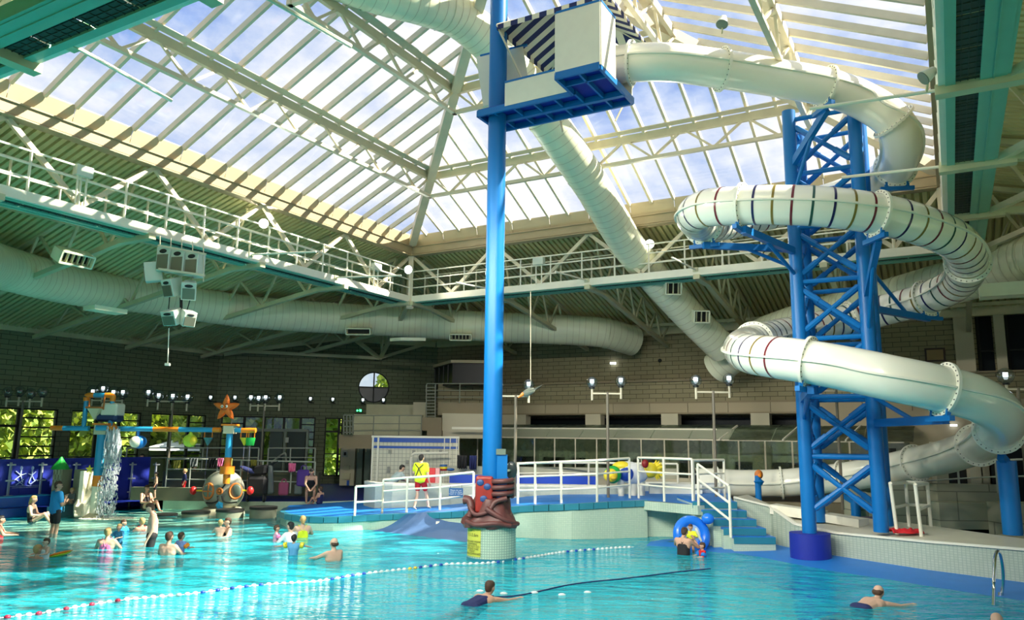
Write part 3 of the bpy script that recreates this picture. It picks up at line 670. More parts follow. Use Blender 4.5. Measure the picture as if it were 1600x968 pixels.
# ================================================================== SLIDE
SR = .445
WAY = [  # pixel, pixel, distance, flange?, banded after?
    (962, 103, 17.3, 0), (987, 98, 17.0, 1), (1050, 98, 16.8, 0), (1128, 108, 16.9, 1), (1210, 121, 17.2, 0), (1290, 136, 17.4, 1), (1350, 158, 17.6, 0), (1396, 190, 17.5, 1),
    (1410, 225, 17.9, 0), (1399, 262, 18.9, 1), (1368, 285, 20.3, 0), (1320, 302, 21.4, 0), (1260, 320, 22, 1), (1190, 338, 21.9, 0), (1135, 350, 21.2, 0), (1098, 351, 19.9, 1), (1085, 338, 18.5, 0),
    (1105, 325, 17.5, 0), (1160, 321, 16.9, 1), (1220, 320, 16.5, 0), (1290, 323, 16.2, 0), (1370, 334, 16.2, 1), (1440, 352, 16.5, 0), (1495, 378, 17.2, 0), (1512, 410, 18.4, 1), (1498, 440, 19.8, 0),
    (1448, 466, 21.0, 1), (1390, 482, 22.0, 0), (1330, 498, 22.5, 1), (1270, 512, 22.2, 0), (1215, 523, 21.4, 0), (1178, 533, 20.1, 1), (1160, 543, 18.6, 0), (1172, 552, 17.2, 0),
    (1212, 558, 16.2, 0), (1264, 565, 15.6, 1), (1330, 577, 15.2, 0), (1400, 592, 14.8, 0), (1474, 608, 14.7, 1), (1530, 624, 14.9, 0), (1562, 648, 15.8, 0), (1560, 672, 17.4, 1),
    (1528, 695, 19.3, 1), (1480, 712, 21, 0), (1431, 723, 22.3, 1), (1380, 734, 23.4, 0), (1318, 745, 24.6, 1), (1260, 751, 25.4, 0), (1221, 754, 25.8, 1), (1160, 755, 26, 0), (1118, 753, 26, 1), (1085, 752, 26, 0)]
NS = 8
cl = spline([P(*q[:3]) for q in WAY], NS)
slide = thing('water_slide', 'white tube water slide with colored bands spiralling round the blue tower', 'slide', (7.8, 19.6, 0))
def frame_at(i):
    d = (cl[min(i + 1, len(cl) - 1)] - cl[max(i - 1, 0)]).normalized(); sd = d.cross(ZA).normalized(); return d, sd, sd.cross(d)
fl_i = [i for i, q in enumerate(WAY) if q[3]]
bounds = sorted({0, len(WAY) - 1} | set(fl_i))
BOLT = mat('bolt_dark', (.08, .09, .08), .5)
for a, b in zip(bounds, bounds[1:]):
    seg = cl[a * NS:b * NS + 1]
    if len(seg) > 1:
        # upper and lower shells meet at bolted side seams
        obj('upper_shell', MB().tube(seg, SR, 14, caps=False, a0=0, a1=pi), GEL, slide, True)
        obj('lower_shell', MB().tube(seg, SR, 14, caps=False, a0=pi, a1=2 * pi), GEL, slide, True)
        m = MB()
        for s in (-1, 1):
            vs = []
            for i in range(a * NS, b * NS + 1):
                d, sd, u2 = frame_at(i); c = cl[i]; vs += [c + sd * s * (SR - .01) + u2 * .02, c + sd * s * (SR + .055) + u2 * .02, c + sd * s * (SR + .055) - u2 * .02, c + sd * s * (SR - .01) - u2 * .02]
            n_ = len(vs) // 4; m.add(vs, [[4 * k + j, 4 * k + (j + 1) % 4, 4 * k + 4 + (j + 1) % 4, 4 * k + 4 + j] for k in range(n_ - 1) for j in range(4)])
        obj('side_seam', m, GELF, slide)
for i in fl_i:
    d, sd, u2 = frame_at(i * NS); c = cl[i * NS]; m = MB(); m.tube([c - d * .03, c + d * .03], SR + .085, 32, caps=False); 
    for e_ in (-1, 1):
        q = c + d * .03 * e_; vs = [q + (sd * cos(2 * pi * k / 32) + u2 * sin(2 * pi * k / 32)) * rr for rr in (SR - .005, SR + .085) for k in range(32)]; m.add(vs, [[k, (k + 1) % 32, 32 + (k + 1) % 32, 32 + k] for k in range(32)])
    f = obj('flange', m, GELF, slide, True); m = MB()
    for k in range(26):
        a = 2 * pi * k / 26; q = c + (sd * cos(a) + u2 * sin(a)) * (SR + .045); m.cyl(q - d * .042, q + d * .042, .014, 5)
    m2 = obj('bolt', m, BOLT, f); m2['kind'] = 'stuff'
CY = [mat('band_red', (.15, .010, .02), .3), mat('band_green', (.012, .08, .06), .3), mat('band_navy', (.010, .010, .08), .3), mat('band_olive', (.20, .15, .02), .3)]
b0, b1 = 12 * NS, 35 * NS - 2; seg = cl[b0:b1]; rs = resample(seg, .385); k0 = 0
flpos = [cl[i * NS] for i in fl_i]
for k in range(1, len(rs) - 1):
    c = rs[k]
    if min((c - q).length for q in flpos) < .13: continue
    d = (rs[k + 1] - rs[k - 1]).normalized(); m = MB(); m.tube([c - d * .026, c + d * .026], SR + .006, 28, caps=False); obj('light_band', m, CY[k % 4], slide, True)
# start hood joining the platform
c = cl[0]; d = (cl[1] - cl[0]).normalized(); obj('entry_hood', MB().tube([c - d * .35 - ZA * .05, c - d * .1, c + d * .1], [SR + .26, SR + .2, SR + .02], 20, caps=False), GEL, slide, True)
# run-out trough
ro = thing('slide_runout', 'dark open mouth and white trough where the tube slide ends', 'slide', P(1070, 765, 26))
m = MB(); e0 = cl[-1]; dv = Vector((-1, 0, 0)); m.box(e0.x - 1.6, e0.x + .1, e0.y - .55, e0.y + .55, .75, .95); m.box(e0.x - 1.6, e0.x + .1, e0.y - .62, e0.y - .5, .95, 1.35); m.box(e0.x - 1.6, e0.x + .1, e0.y + .5, e0.y + .62, .95, 1.35); obj('trough', m, GEL, ro)
obj('mouth', MB().cyl(e0 - Vector((.02, 0, 0)), e0 + Vector((.05, 0, 0)), SR * .97, 24), BLACK, ro)
# support arms
def arm(col_i, z, end, w_=.13, h_=.17, strut=1, label=None):
    c = cols[col_i] + ZA * z; m = MB(); m.bar(c, end, w_, h_); obj('support_arm', m, BLUE, tw)
    if strut: obj('arm_strut', MB().cyl(c + ZA * strut, c.lerp(end, .62), .05, 8), BLUE, tw, True)
def under(i, off=.0): 
    return cl[i * NS] - ZA * (SR + .12 + off)
def cradle(i):
    c = cl[i * NS]; d, sd, u2 = frame_at(i * NS); m = MB()
    for s in (-1, 1): m.bar(c - u2 * (SR + .1) + sd * .25 * s, c - u2 * (SR - .06) + sd * .25 * s, .07)
    m.bar(c - u2 * (SR + .12) - sd * .4, c - u2 * (SR + .12) + sd * .4, .10, .10); obj('cradle', m, BLUE, tw)
for ci, i, st in ((3, 15, -.9), (0, 18, -.9), (1, 21, -1.3), (2, 26, 1.5), (2, 28, -.8), (3, 31, -.6), (0, 35, -.7), (1, 38, .9), (0, 5, -1.2)):
    e_ = under(i); z = min(ZT - .2, e_.z + (0 if i not in (21, 5) else -.9)); arm(ci, z, e_, strut=st * .7 if abs(st) > 0 else 0); cradle(i)
cradle(9)
# free-standing slide legs
for (x, y0, D, i, lb) in ((1583, 835, 17.6, 41, 'thick blue post carrying the lowest slide bend by the right edge'), (1338, 806, 24.0, 46, 'short blue stub post under the slide behind the tower'),):
    e_ = under(i); b_ = P(x, y0, D); r = thing('slide_post', lb, 'post', b_)
    obj('shaft', MB().cyl((b_.x, b_.y, max(.3, b_.z)), (b_.x, b_.y, e_.z - .1), .2 if i == 41 else .14, 16), BLUE, r, True); obj('arm', MB().bar((b_.x, b_.y, e_.z - .15), e_, .14, .16), BLUE, r)

# ================================================================== LAUNCH PLATFORM
zb = 10.7
pf = thing('slide_platform', 'white panelled launch platform with blue steel underside at the column top', 'platform', W(15.8, -8, zb))
m = MB(); m.uvbox(15.4, 16.5, -9.75, -6.1, zb + .06, zb + .12); m.uvbox(14.5, 15.4, -7.12, -6.08, zb + .06, zb + .12); obj('floor_plate', m, NAVY, pf)
def edge(a, b, h=.16): obj('edge_beam', MB().bar(a, b, .07, h), BLUE, pf)
cs = [(16.5, -9.75), (16.5, -6.08), (14.48, -6.08), (14.48, -7.14), (15.38, -7.14), (15.38, -9.75)]
for a, b in zip(cs, cs[1:] + cs[:1]): edge(W(*a, zb), W(*b, zb))
for v in (-9.3, -8.75, -8.2, -7.65, -7.1, -6.6): obj('joist', MB().bar(W(15.4, v, zb), W(16.5, v, zb), .05, .12), BLUE, pf)
obj('joist', MB().bar(W(15.95, -9.7, zb - .02), W(15.95, -6.1, zb - .02), .12, .14), BLUE, pf); obj('joist', MB().bar(W(14.5, -6.6, zb), W(15.4, -6.6, zb), .05, .12), BLUE, pf); obj('joist', MB().bar(W(14.95, -7.1, zb), W(14.95, -6.1, zb), .05, .12), BLUE, pf)
def panel(u0, v0, u1, v1, h, z=zb + .02):
    a = W(u0, v0, z + h / 2); b = W(u1, v1, z + h / 2); obj('side_panel', MB().bar(a, b, .05, h), WHITE, pf); obj('panel_trim', MB().bar(a + ZA * h / 2, b + ZA * h / 2, .07, .05), BLUE, pf)
panel(14.48, -7.12, 14.48, -6.06, 1.5); panel(14.48, -6.06, 15.3, -6.06, 1.5); panel(14.48, -7.14, 15.35, -7.14, 1.5)
panel(15.36, -8.95, 15.36, -7.16, .62); _a = P(749, 168, 19.0); _b = P(823, 151, 18.75); obj('side_panel', MB().bar(_a + ZA * .72, _b + ZA * .72, .05, 1.42), WHITE, pf); obj('panel_trim', MB().bar(_a + ZA * 1.44, _b + ZA * 1.44, .07, .05), BLUE, pf); panel(16.5, -9.75, 16.5, -6.1, .9)
# striped awning over the platform
AW1 = mat('awning_navy_stripe', (.01, .02, .10), .8); AW2 = mat('awning_cream_stripe', (.72, .68, .52), .8)
aw = thing('awning', 'navy and cream striped pyramid awning over the launch platform', 'awning', W(16.6, -7.4, 13.0))
ac = (16.85, -7.72); hw = 1.5; z0 = 12.95; z1 = 13.85
for k in range(4):
    ca = [(-1, -1), (1, -1), (1, 1), (-1, 1)]; a = ca[k]; b = ca[(k + 1) % 4]; n = 15
    A = W(ac[0] + a[0] * hw, ac[1] + a[1] * hw, z0); B = W(ac[0] + b[0] * hw, ac[1] + b[1] * hw, z0); T = W(*ac, z1); M_ = (A + B) / 2
    mm = [MB(), MB()]
    for j in range(n):
        t0, t1 = j / n, (j + 1) / n
        def up_(t):   # stripes run up the slope, cut by the hips
            q = A.lerp(B, t); f = 1 - abs(2 * t - 1); return q + (T - M_) * f
        mm[j % 2].quad(A.lerp(B, t0), A.lerp(B, t1), up_(t1), up_(t0)); mm[j % 2].quad(A.lerp(B, t0) - ZA * .14, A.lerp(B, t1) - ZA * .14, A.lerp(B, t1), A.lerp(B, t0))
    obj('canvas_stripes', mm[0], AW1, aw); obj('canvas_stripes', mm[1], AW2, aw)
m = MB()
for a in ((-1, -1), (1, -1), (1, 1), (-1, 1)): q = W(ac[0] + a[0] * hw, ac[1] + a[1] * hw, z0); m.bar(q, W(*ac, z1), .04); m.bar(q - ZA * .0, W(ac[0] + a[0] * hw * .5, ac[1] + a[1] * hw * .5, zb + .1), .04)
obj('frame', m, CREAM, aw)

# ================================================================== DECKS AND EDGES
def rbox(x0, y0, x1, y1, D, dep, mb=None):
    p = P(x0, y1, D); q = P(x1, y0, D); return (mb or MB()).box(p.x, q.x, D, D + dep, p.z, q.z)
# island with its ramp: front edge measured along the waterline
IS = [(438, 818, .38), (447, 823, .38), (480, 828, .38), (520, 829, .38), (580, 827, .42), (640, 829, .5), (700, 835, .62), (760, 840, .76), (805, 839, .84), (850, 841, .90), (893, 842, .94), (960, 841, 1.0), (1012, 839, 1.02)]
fr = []
for x, y, z in IS: q = PZ(x, y, 0); fr.append((q.x, q.y, z))
tipx, tipy = fr[0][0] - .2, fr[0][1] + 1.2
front = [(tipx, tipy, .38)] + fr
_q = [PZ(574, 781, .5), PZ(500, 786, .38), PZ(452, 789, .38)]; bk = [(7.2, 26, 1.05), (4.4, 28.0, 1.05), (1.0, 28.5, .95), (-1.5, 29, .7)] + [(q.x, q.y, q.z) for q in _q]
brd = [(5.05, 20.9, 1.05), (6.1, 21.5, 1.05)]
poly = front + brd + bk
m = MB(); n = len(poly); m.add([(p[0], p[1], p[2] + .0) for p in poly], [list(range(n))]); m.add([(p[0], p[1], -1.3) for p in front] + [(p[0], p[1], p[2] - .22) for p in front], [[i, i + 1, len(front) + i + 1, len(front) + i] for i in range(len(front) - 1)])
# deck surface triangulated properly
bm = bmesh.new(); vs = [bm.verts.new((p[0], p[1], p[2])) for p in poly]; f = bm.faces.new(vs); bmesh.ops.triangulate(bm, faces=[f]); me = bpy.data.meshes.new('island_deck'); bm.to_mesh(me); bm.free(); me.materials.append(BLUEFLOOR)
isl = struct('island_deck'); obj('rubber_floor', me, BLUEFLOOR, isl)
m = MB(); nf = len(front); m.add([(p[0], p[1], -1.3) for p in front] + [(p[0], p[1], p[2] - .17) for p in front], [[i, i + 1, nf + i + 1, nf + i] for i in range(nf - 1)]); obj('mosaic_side', m, MOSAIC, isl)
# tiled rim made of single tiles
def rim(pts, parent, wd=.16, h=.17, tl=.42):
    L = [Vector(p) for p in pts]; q = resample(L, tl)
    for a, b in zip(q, q[1:]):
        d = (b - a).normalized(); nrm = Vector((-d.y, d.x, 0)) ; a2, b2 = a + d * .008, b - d * .008
        m = MB(); m.obox((a2 + b2) / 2 - ZA * (h / 2 - .012) + nrm * .03, (b2 - a2) / 2, nrm * wd / 2, ZA * h / 2); obj('edge_tile', m, TEALTILE, parent)
rim(front, isl)
# bridge slab edge and recess
b0 = Vector(fr[-1]); b1 = Vector((5.05, 20.9, 1.05)); m = MB(); m.bar(b0 - ZA * .13, b1 - ZA * .13, .25, .24); obj('bridge_edge', m, MOSAIC, isl)
m = MB(); m.box(3.9, 5.6, 22.9, 23.1, -1.2, .95); m.box(5.0, 5.35, 20.95, 23, -1.2, .82); obj('recess_wall', m, MOSAIC, isl)
# blue sloping ramp into the water
m = MB(); a = PZ(634, 803, .52); b = PZ(742, 789, .78); c = PZ(745, 850, -.02); d = PZ(578, 829, -.02); e1 = PZ(420, 832, -.4); f1 = PZ(745, 872, -.45)
g1 = PZ(520, 836, -.45); NR = 12
for i in range(NR):
    for j in range(NR):
        def rq(s, t): return a.lerp(b, s).lerp(d.lerp(c, s), t) - ZA * .10 * sin(pi * t)
        m.quad(rq(i / NR, j / NR), rq((i + 1) / NR, j / NR), rq((i + 1) / NR, (j + 1) / NR), rq(i / NR, (j + 1) / NR))
    m.quad(d.lerp(c, i / NR), d.lerp(c, (i + 1) / NR), g1.lerp(f1, (i + 1) / NR), g1.lerp(f1, i / NR))
rmp = struct('ramp', m, mat('ramp_blue_grey', (.075, .15, .31), .6, noise_amt=.15, noise_scale=3), smooth=True)
for x, y in ((635, 817), (684, 820)): q = PZ(x, y, .25); obj('white_mark', MB().obox(q + Vector((0, -.05, .05)), Vector((.05, 0, 0)), Vector((0, .03, .03)), Vector((0, .0, .03))), WHITE, rmp)
# steps down to the shallow ledge
st = struct('steps'); SP = [(5.05, 21.2, .84, 6.15), (5.2, 20.75, .63, 6.4), (5.4, 20.35, .42, 6.65), (5.6, 20.0, .21, 6.9), (5.8, 19.75, .0, 7.1)]
for k, (x0, y0, z, x1) in enumerate(SP[:5]):
    zt = z + .21 - .0
    q0 = P(1082 + 16.2 * k, 797 + 14 * k, [21.0, 20.75, 20.5, 20.25, 20.0][k]); q1 = P(1146 + 15 * k, 797 + 14 * k, [21.0, 20.75, 20.5, 20.25, 20.0][k]); y = q0.y; zt = q0.z + .235
    m = MB(); m.box(q0.x, q1.x + .1, y, y + 1.9, -.4, zt - .05); obj('riser', m, MOSAIC, st)
    m = MB(); m.box(q0.x - .0, q1.x + .1, y - .012, y + 1.9 , zt - .05, zt); obj('tread', m, BLUEFLOOR, st)
    m = MB(); m.box(q0.x, q1.x + .1, y - .02, y - .002, zt - .17, zt - .01); obj('nosing', m, TEALTILE, st)
# side wall of the steps and long right-hand rim
wl = struct('pool_rim')
RB = [PZ(1190, 852, 0), PZ(1206, 853, 0), PZ(1245, 862, 0), PZ(1310, 873, 0), PZ(1450, 895, 0), PZ(1600, 915, 0), PZ(1760, 936, 0)]
RT_ = [P(1150, 778, 21.6), P(1165, 790, 21.0), P(1215, 818, 20.0), P(1310, 832, 18.94), P(1450, 844, 17.2), P(1600, 857, 15.7), P(1760, 869, 14.4)]
RBk = [P(1168, 772, 22.8), P(1200, 786, 22.6), P(1240, 796, 22.4), P(1300, 803, 21.6), P(1450, 820, 19.2), P(1600, 841, 17.1), P(1760, 858, 15.5)]
RT_ = [Vector((b.x, b.y, t.z)) for b, t in zip(RB, RT_)]
RT_[0] = P(1146, 776, 21.4); RB[0] = Vector((RT_[0].x, RT_[0].y, -.5))
m = MB(); n = len(RB); m.add([v - ZA * .9 for v in RB] + RT_, [[i, i + 1, n + i + 1, n + i] for i in range(n - 1)]); obj('mosaic_face', m, brickmat('rim_mosaic', (.43, .50, .40), (.48, .54, .44), (.34, .42, .34), .05, .05, .006, plane='xz', bump=.1, rough=.4, off=0), wl)
m = MB(); m.add(RT_ + RBk, [[i, i + 1, n + i + 1, n + i] for i in range(n - 1)]); m.add(RBk + [v - ZA * .9 for v in RBk], [[i, i + 1, n + i + 1, n + i] for i in range(n - 1)]); obj('rim_top', m, mat('pale_stone_tile', (.62, .60, .47), .5, noise_amt=.08), wl)
m = MB(); 
for i in range(n - 1): m.bar(RT_[i] + ZA * .0, RT_[i + 1], .09, .05)
obj('rim_lip', m, WHITE, wl)
k_ = [P(1208, 800, 21.2), P(1290, 812, 20.4), P(1350, 820, 19.6)]; m = MB(); m.bar(k_[0] + ZA * .1, k_[1] + ZA * .1, .5, .24); m.bar(k_[1] + ZA * .08, k_[2] + ZA * .05, .5, .2); obj('kerb_block', m, WHITE, wl)
# blue ledge under shallow water along the rim
m = MB(); L0 = [PZ(1040, 846, .04), PZ(1130, 850, .06)] + [Vector((v.x, v.y, .07)) for v in RB[1:]]; L1 = [PZ(985, 857, -.03), PZ(1060, 860, -.03), PZ(1120, 870, -.03), PZ(1200, 884, -.03), PZ(1300, 904, -.03), PZ(1440, 926, -.03), PZ(1600, 952, -.03), PZ(1760, 975, -.03)]
m.add(L0 + L1, [[i, i + 1, 8 + i + 1, 8 + i] for i in range(7)]); m.add(L1 + [v - ZA * .6 for v in L1], [[i, i + 1, 8 + i + 1, 8 + i] for i in range(7)]); m.quad(L0[0], L1[0], PZ(1000, 845, -.03), PZ(1090, 838, .04)); struct('ledge', m, BLUEFLOOR)
m = MB(); a, b = PZ(1500, 924, -.02), PZ(1532, 929, -.02); m.bar(a, b, .06, .02); tag(obj('ledge_marker', m, WHITE), 'white marker strip on the blue ledge near the chrome rails', 'marking')
# far decks
m = MB(); m.add([W(u, v, z) for u, v, z in ((8, -27.8, .30), (8, -33, .30), (27, -33, .30), (36, -25, .34), (36, 14, .34), (27.5, 2.5, .34), (26.6, -7, .34))] + [Vector((-1.5, 28.9, .34)), PZ(574, 781, .37), PZ(500, 783, .36), PZ(385, 783, .33), PZ(255, 781, .31)], [list(range(12))]); struct('deck_rear', m, BLUEDARK)
m = MB(); m.add([W(u, v, z) for u, v, z in ((27, 3, .5), (36, 14, .5), (10, 14, .5), (17.5, 3.0, .5), (22, 0, .5))], [[0, 1, 2, 3, 4]]); struct('deck_right', m, CONC)
ke = [PZ(574, 781, .37), PZ(500, 783, .36), PZ(385, 783, .33), PZ(255, 781, .31), W(22.5, -27.8, .30)]; m = MB(); m.add(ke + [v - ZA * .7 for v in ke], [[i, i + 1, 6 + i, 5 + i] for i in range(4)]); struct('rear_kerb', m, MOSAIC)
# ================================================================== FENCE (blue partition)
fn = thing('pool_partition', 'royal blue fabric partition wall with silver posts and white pictograms behind the play castle', 'partition', W(18, -27.6, 0))
def fpt(x, y, v=-27.6): return PV(x, y, v)
A_ = PV(-120, 715, -27.6); Zt = PV(60, 716, -27.6).z; uA = 9.0; uB = PV(236, 716, -27.6).dot(UA)
npn = 9
for k in range(npn):
    a = uA + (uB - uA) * k / npn; b = uA + (uB - uA) * (k + 1) / npn - .01; obj('panel', MB().uvbox(a, b, -27.66, -27.6, -.1, Zt), NAVY, fn)
obj('low_bench', MB().uvbox(uA, PV(75, 790, -27.2).dot(UA), -27.6, -27.15, -.2, .62), mat('bench_blue', (.01, .10, .52), .25), fn); obj('bench_lip', MB().uvbox(uA, PV(75, 790, -27.2).dot(UA), -27.62, -27.12, .62, .66), SKYB, fn)
for x in (15.5, 65, 118, 206, 243):
    u = PV(x, 745, -27.5).dot(UA); v = -27.52; zt = PV(x, 722, v).z; m = MB().bar(W(u, v, .3 if x < 150 else 0), W(u, v, zt), .07, .05); o = obj('post', m, mat('silver_post', (.42, .46, .52), .35, metal=.3), fn)
    mm = MB()
    for z in (zt - .08, zt - .6, zt - 1.1): mm.bar(W(u - .14, v + .02, z), W(u + .14, v + .02, z), .05, .05)
    obj('clip', mm, MATS['silver_post'], o)
PRT = mat('print_pale_blue', (.45, .55, .8), .6)
def stick(x, y, s, legs):   # little pictogram of a figure
    c = fpt(x, y, -27.58); m = MB(); X, Z = UA, ZA; q = c + VA * .012
    m.ell(q + Z * .16 * s, .035 * s, .01, .045 * s, 8, 6); m.bar(q + Z * .12 * s, q - Z * .02 * s, .03 * s, .03)
    for dx, dz in legs: m.bar(q, q + X * dx * s + Z * dz * s, .025 * s, .02)
    obj('pictogram', m, PRT, fn)
stick(32, 742, 1.5, [(-.12, -.10), (.06, -.16), (-.12, .10), (.12, .04)]); stick(49.5, 742, 1.5, [(-.05, -.16), (.08, -.14), (.08, .08), (-.08, .04)])
m = MB(); q = fpt(30.5, 753, -27.58) + VA * .012
for s in (-1, 1): m.bar(q - UA * .12 - ZA * .09 * s, q + UA * .12 + ZA * .09 * s, .035, .02)
obj('cross_mark', m, PRT, fn)
m = MB(); q = fpt(49.5, 753, -27.58) + VA * .012; m.bar(q - UA * .11 + ZA * .0, q - UA * .05 - ZA * .06, .045, .02); m.bar(q - UA * .05 - ZA * .06, q + UA * .14 + ZA * .08, .035, .02); obj('tick_mark', m, PRT, fn)
for k, (y, w_) in enumerate(((758.5, 1.1), (761, .85))): q = fpt(39, y, -27.58) + VA * .012; obj('caption_line', MB().bar(q - UA * w_ / 2, q + UA * w_ / 2, .03, .01), PRT, fn)

# ================================================================== RAILINGS
def railing(name, label, pts, hts=(1.0, .66, .33), post_at=None, r=.03, m_=WHITE, group=None, cat='railing', end=True):
    pts = [Vector(p) for p in pts]; root = thing(name, label, cat, pts[0], group)
    for j, h in enumerate(hts): obj('top_rail' if j == 0 else 'mid_rail', MB().tube([p + ZA * h for p in pts], r * (1.15 if j == 0 else .9), 8), m_, root, True)
    for p in (post_at or pts):
        p = Vector(p); obj('post', MB().cyl(p, p + ZA * hts[0], r * 1.2, 8), m_, root, True)
    return root
def rampz(x): 
    for (x0, y0, z0), (x1, y1, z1) in zip(front, front[1:]):
        if min(x0, x1) <= x <= max(x0, x1): return z0 + (z1 - z0) * (x - x0) / (x1 - x0 + 1e-9)
    return 1.0
def PD(x, y, z): return PZ(x, y, z)
a = [PD(554, 806, .40), PD(597, 803, .42)]; railing('handrail', 'low first stretch of white railing at the foot of the island ramp', [a[0], a[1]], (.86, .40))
a = [PD(597, 803, .42), PD(635, 800, .50), PD(687, 797, .58), PD(739, 792, .70)]; railing('handrail', 'white railing on the ramp from the lifeguard to the blue column', a, (1.02, .68, .34))
a = [PD(809, 787, .84), PD(836, 787, .88), PD(877, 786, .92), PD(933, 784, .98), PD(984, 778, 1.03)]; railing('handrail', 'white railing on the ramp right of the blue column, in front of the shelter', a, (1.16, .78, .39))
a = [PD(998, 778, 1.03), PD(1038, 783, 1.05), PD(1083, 787, 1.05)]; railing('handrail', 'white railing over the bridge slab up to the top of the steps', a, (1.18, .78, .4))
a = [PD(1083, 787, 1.05) + Vector((.05, .1, 0)), P(1133, 783, 22.3)]; railing('handrail', 'short white cross rail at the head of the blue steps', a, (1.15, .78, .38))
s0 = P(1092, 797, 20.9); s1 = P(1142, 839, 19.9); rr = thing('stair_rail', 'white sloping stair rail going down the blue steps into the water', 'railing', s1)
for k in range(3): obj('sloping_rail', MB().cyl(s0 + ZA * (1.2 - .4 * k), s1 + ZA * (1.25 - .42 * k), .032, 8), WHITE, rr, True)
for s, h in ((s0, 1.2), (s1, 1.25)): obj('post', MB().cyl(s, s + ZA * h, .036, 8), WHITE, rr, True)
# rear railings by the cubicles
def rl(label, ptspx, D, y_low, hts, r=.026, group=None):
    if D >= 33: ptspx = [(x, y + 19, d) for x, y, d in ptspx]; hts = tuple(h + .53 for h in hts)
    pts = [P(x, y, d) for x, y, d in ptspx]; return railing('handrail', label, pts, hts, r=r, m_=mat('grey_rail', (.42, .45, .38), .4))
rl('grey two bar railing behind the octagon play dome, left stretch', [(192, 752, 33), (258, 752, 33), (312, 752, 33), (352, 752, 33), (400, 752, 33)], 33, 0, (1.35, .95))
rl('grey two bar railing in front of the dark cubicles', [(415, 752, 34), (450, 752, 34), (489, 752, 34)], 34, 0, (1.4, 1.0))
rl('lower grey ramp railing running toward the crouching woman', [(258, 766, 30), (295, 766, 30), (337, 767, 30), (374, 768, 30), (408, 769, 30), (453, 770, 30), (490, 771, 30)], 30, 0, (1.18, .80, .42))
rl('thin grey rail on the far right deck behind the white ladder', [(1440, 775, 24), (1500, 772, 23), (1560, 770, 22), (1640, 770, 21)], 22, 0, (.9, .45))
railing('handrail', 'long white rail in front of the glass shelter', [P(806, 775, 28), P(875, 775, 27.6), P(920, 776, 27.2), P(1000, 778, 26.6), P(1060, 780, 26)], (1.15, .8))
# ================================================================== LOW WALLS ON THE ISLAND
m = MB(); pw = [P(568, 785, 26.6), P(585, 792, 25.6), P(612, 793, 25.3), P(740, 785, 25.4), P(860, 775, 25.6), P(1000, 772, 25.2)]; nb = len(pw)
tp = [Vector((v.x, v.y, P(700, 759, 25.4).z)) for v in pw]
m.add([Vector((v.x, v.y, .3)) for v in pw] + tp, [[i, i + 1, nb + i + 1, nb + i] for i in range(nb - 1)]); lw = struct('low_wall'); obj('mosaic_face', m, brickmat('low_wall_mosaic', (.50, .54, .44), (.55, .58, .48), (.42, .48, .40), .05, .05, .006, plane='xz', bump=.1, rough=.4, off=0), lw)
m = MB(); bk2 = [v + Vector((0, .55, 0)) for v in tp]; m.add(tp + bk2 + [v + ZA * .07 for v in tp] + [v + ZA * .07 for v in bk2], [[2 * nb + i, 2 * nb + i + 1, 3 * nb + i + 1, 3 * nb + i] for i in range(nb - 1)] + [[i, i + 1, 2 * nb + i + 1, 2 * nb + i] for i in range(nb - 1)] + [[nb + i + 1, nb + i, 3 * nb + i, 3 * nb + i + 1] for i in range(nb - 1)]); obj('coping', m, WHITE, lw)
struct('trim_4', rbox(702, 744, 931, 757, 27.2, .3), mat('bright_blue_band', (.01, .07, .55), .4))
struct('trim_5', rbox(700, 732, 1060, 744, 28.2, .4), mat('rear_low_wall', (.40, .40, .30), .6))
struct('trim_6', rbox(1095, 768, 1300, 800, 26.9, .4), BROWN)
struct('rear_block_wall', rbox(252, 738, 498, 772, 30.6, .35), mat('low_block_wall', (.085, .095, .06), .8, noise_amt=.15))
struct('left_block_wall', rbox(203, 762, 320, 781, 28.6, .3), mat('low_pale_wall', (.15, .17, .11), .7, noise_amt=.1))
# ================================================================== WHITE TILED SHOWER BLOCK, LOCKERS
sh = thing('shower_block', 'white tiled shower wall with two blue tile bands beside the lifeguard', 'shower', P(650, 775, 30.5))
obj('tiled_wall', rbox(581, 683, 716, 776, 30.5, .3), TILES, sh)
TB = mat('blue_tile', (.02, .09, .42), .3)
obj('tile_band', rbox(582, 683.5, 715, 690, 30.48, .05), TB, sh); obj('tile_band', rbox(582, 697.5, 715, 699.5, 30.48, .05), TB, sh); obj('tile_band', rbox(582, 758, 606, 767, 30.48, .05), TB, sh)
for x in (580.5, 589, 693, 702, 712, 715.5): obj('edge_strip', rbox(x, 681.5, x + 1, 776, 30.45, .08), WHITE, sh)
obj('edge_strip', rbox(580.5, 681.5, 716.5, 683, 30.44, .3), WHITE, sh)
for x, y in ((609, 705), (646.5, 705), (668, 705), (688, 705), (636, 721), (607, 733)): obj('shower_button', rbox(x - 2.4, y - 2.6 - (2 if y > 730 else 0), x + 2.4, y + 2.6 + (2 if y > 730 else 0), 30.42, .08), mat('grey_metal', (.28, .28, .24), .4, metal=.3), sh)
m = MB(); q = [P(642, 745, 29.6), P(642, 718, 29.6), P(646, 709, 29.6), P(655, 707.5, 29.6), P(700, 707.5, 29.8)]; tag(obj('grab_rail', MB().tube(spline(q, 5), .045, 8), WHITE, None, True), 'white bent grab rail behind the yellow shirted lifeguard', 'rail')
lk = thing('locker_bank', 'tall grey green lockers beside the white tiled shower wall', 'locker', P(566, 757, 37.4))
for k in range(2): 
    o = obj('locker_door', rbox(556 + 12 * k, 694, 567.4 + 12 * k, 757, 37.4, .5), GREYG, lk); obj('handle', rbox(559 + 12 * k, 700, 560.3 + 12 * k, 706, 37.35, .06), CREAMD, o)
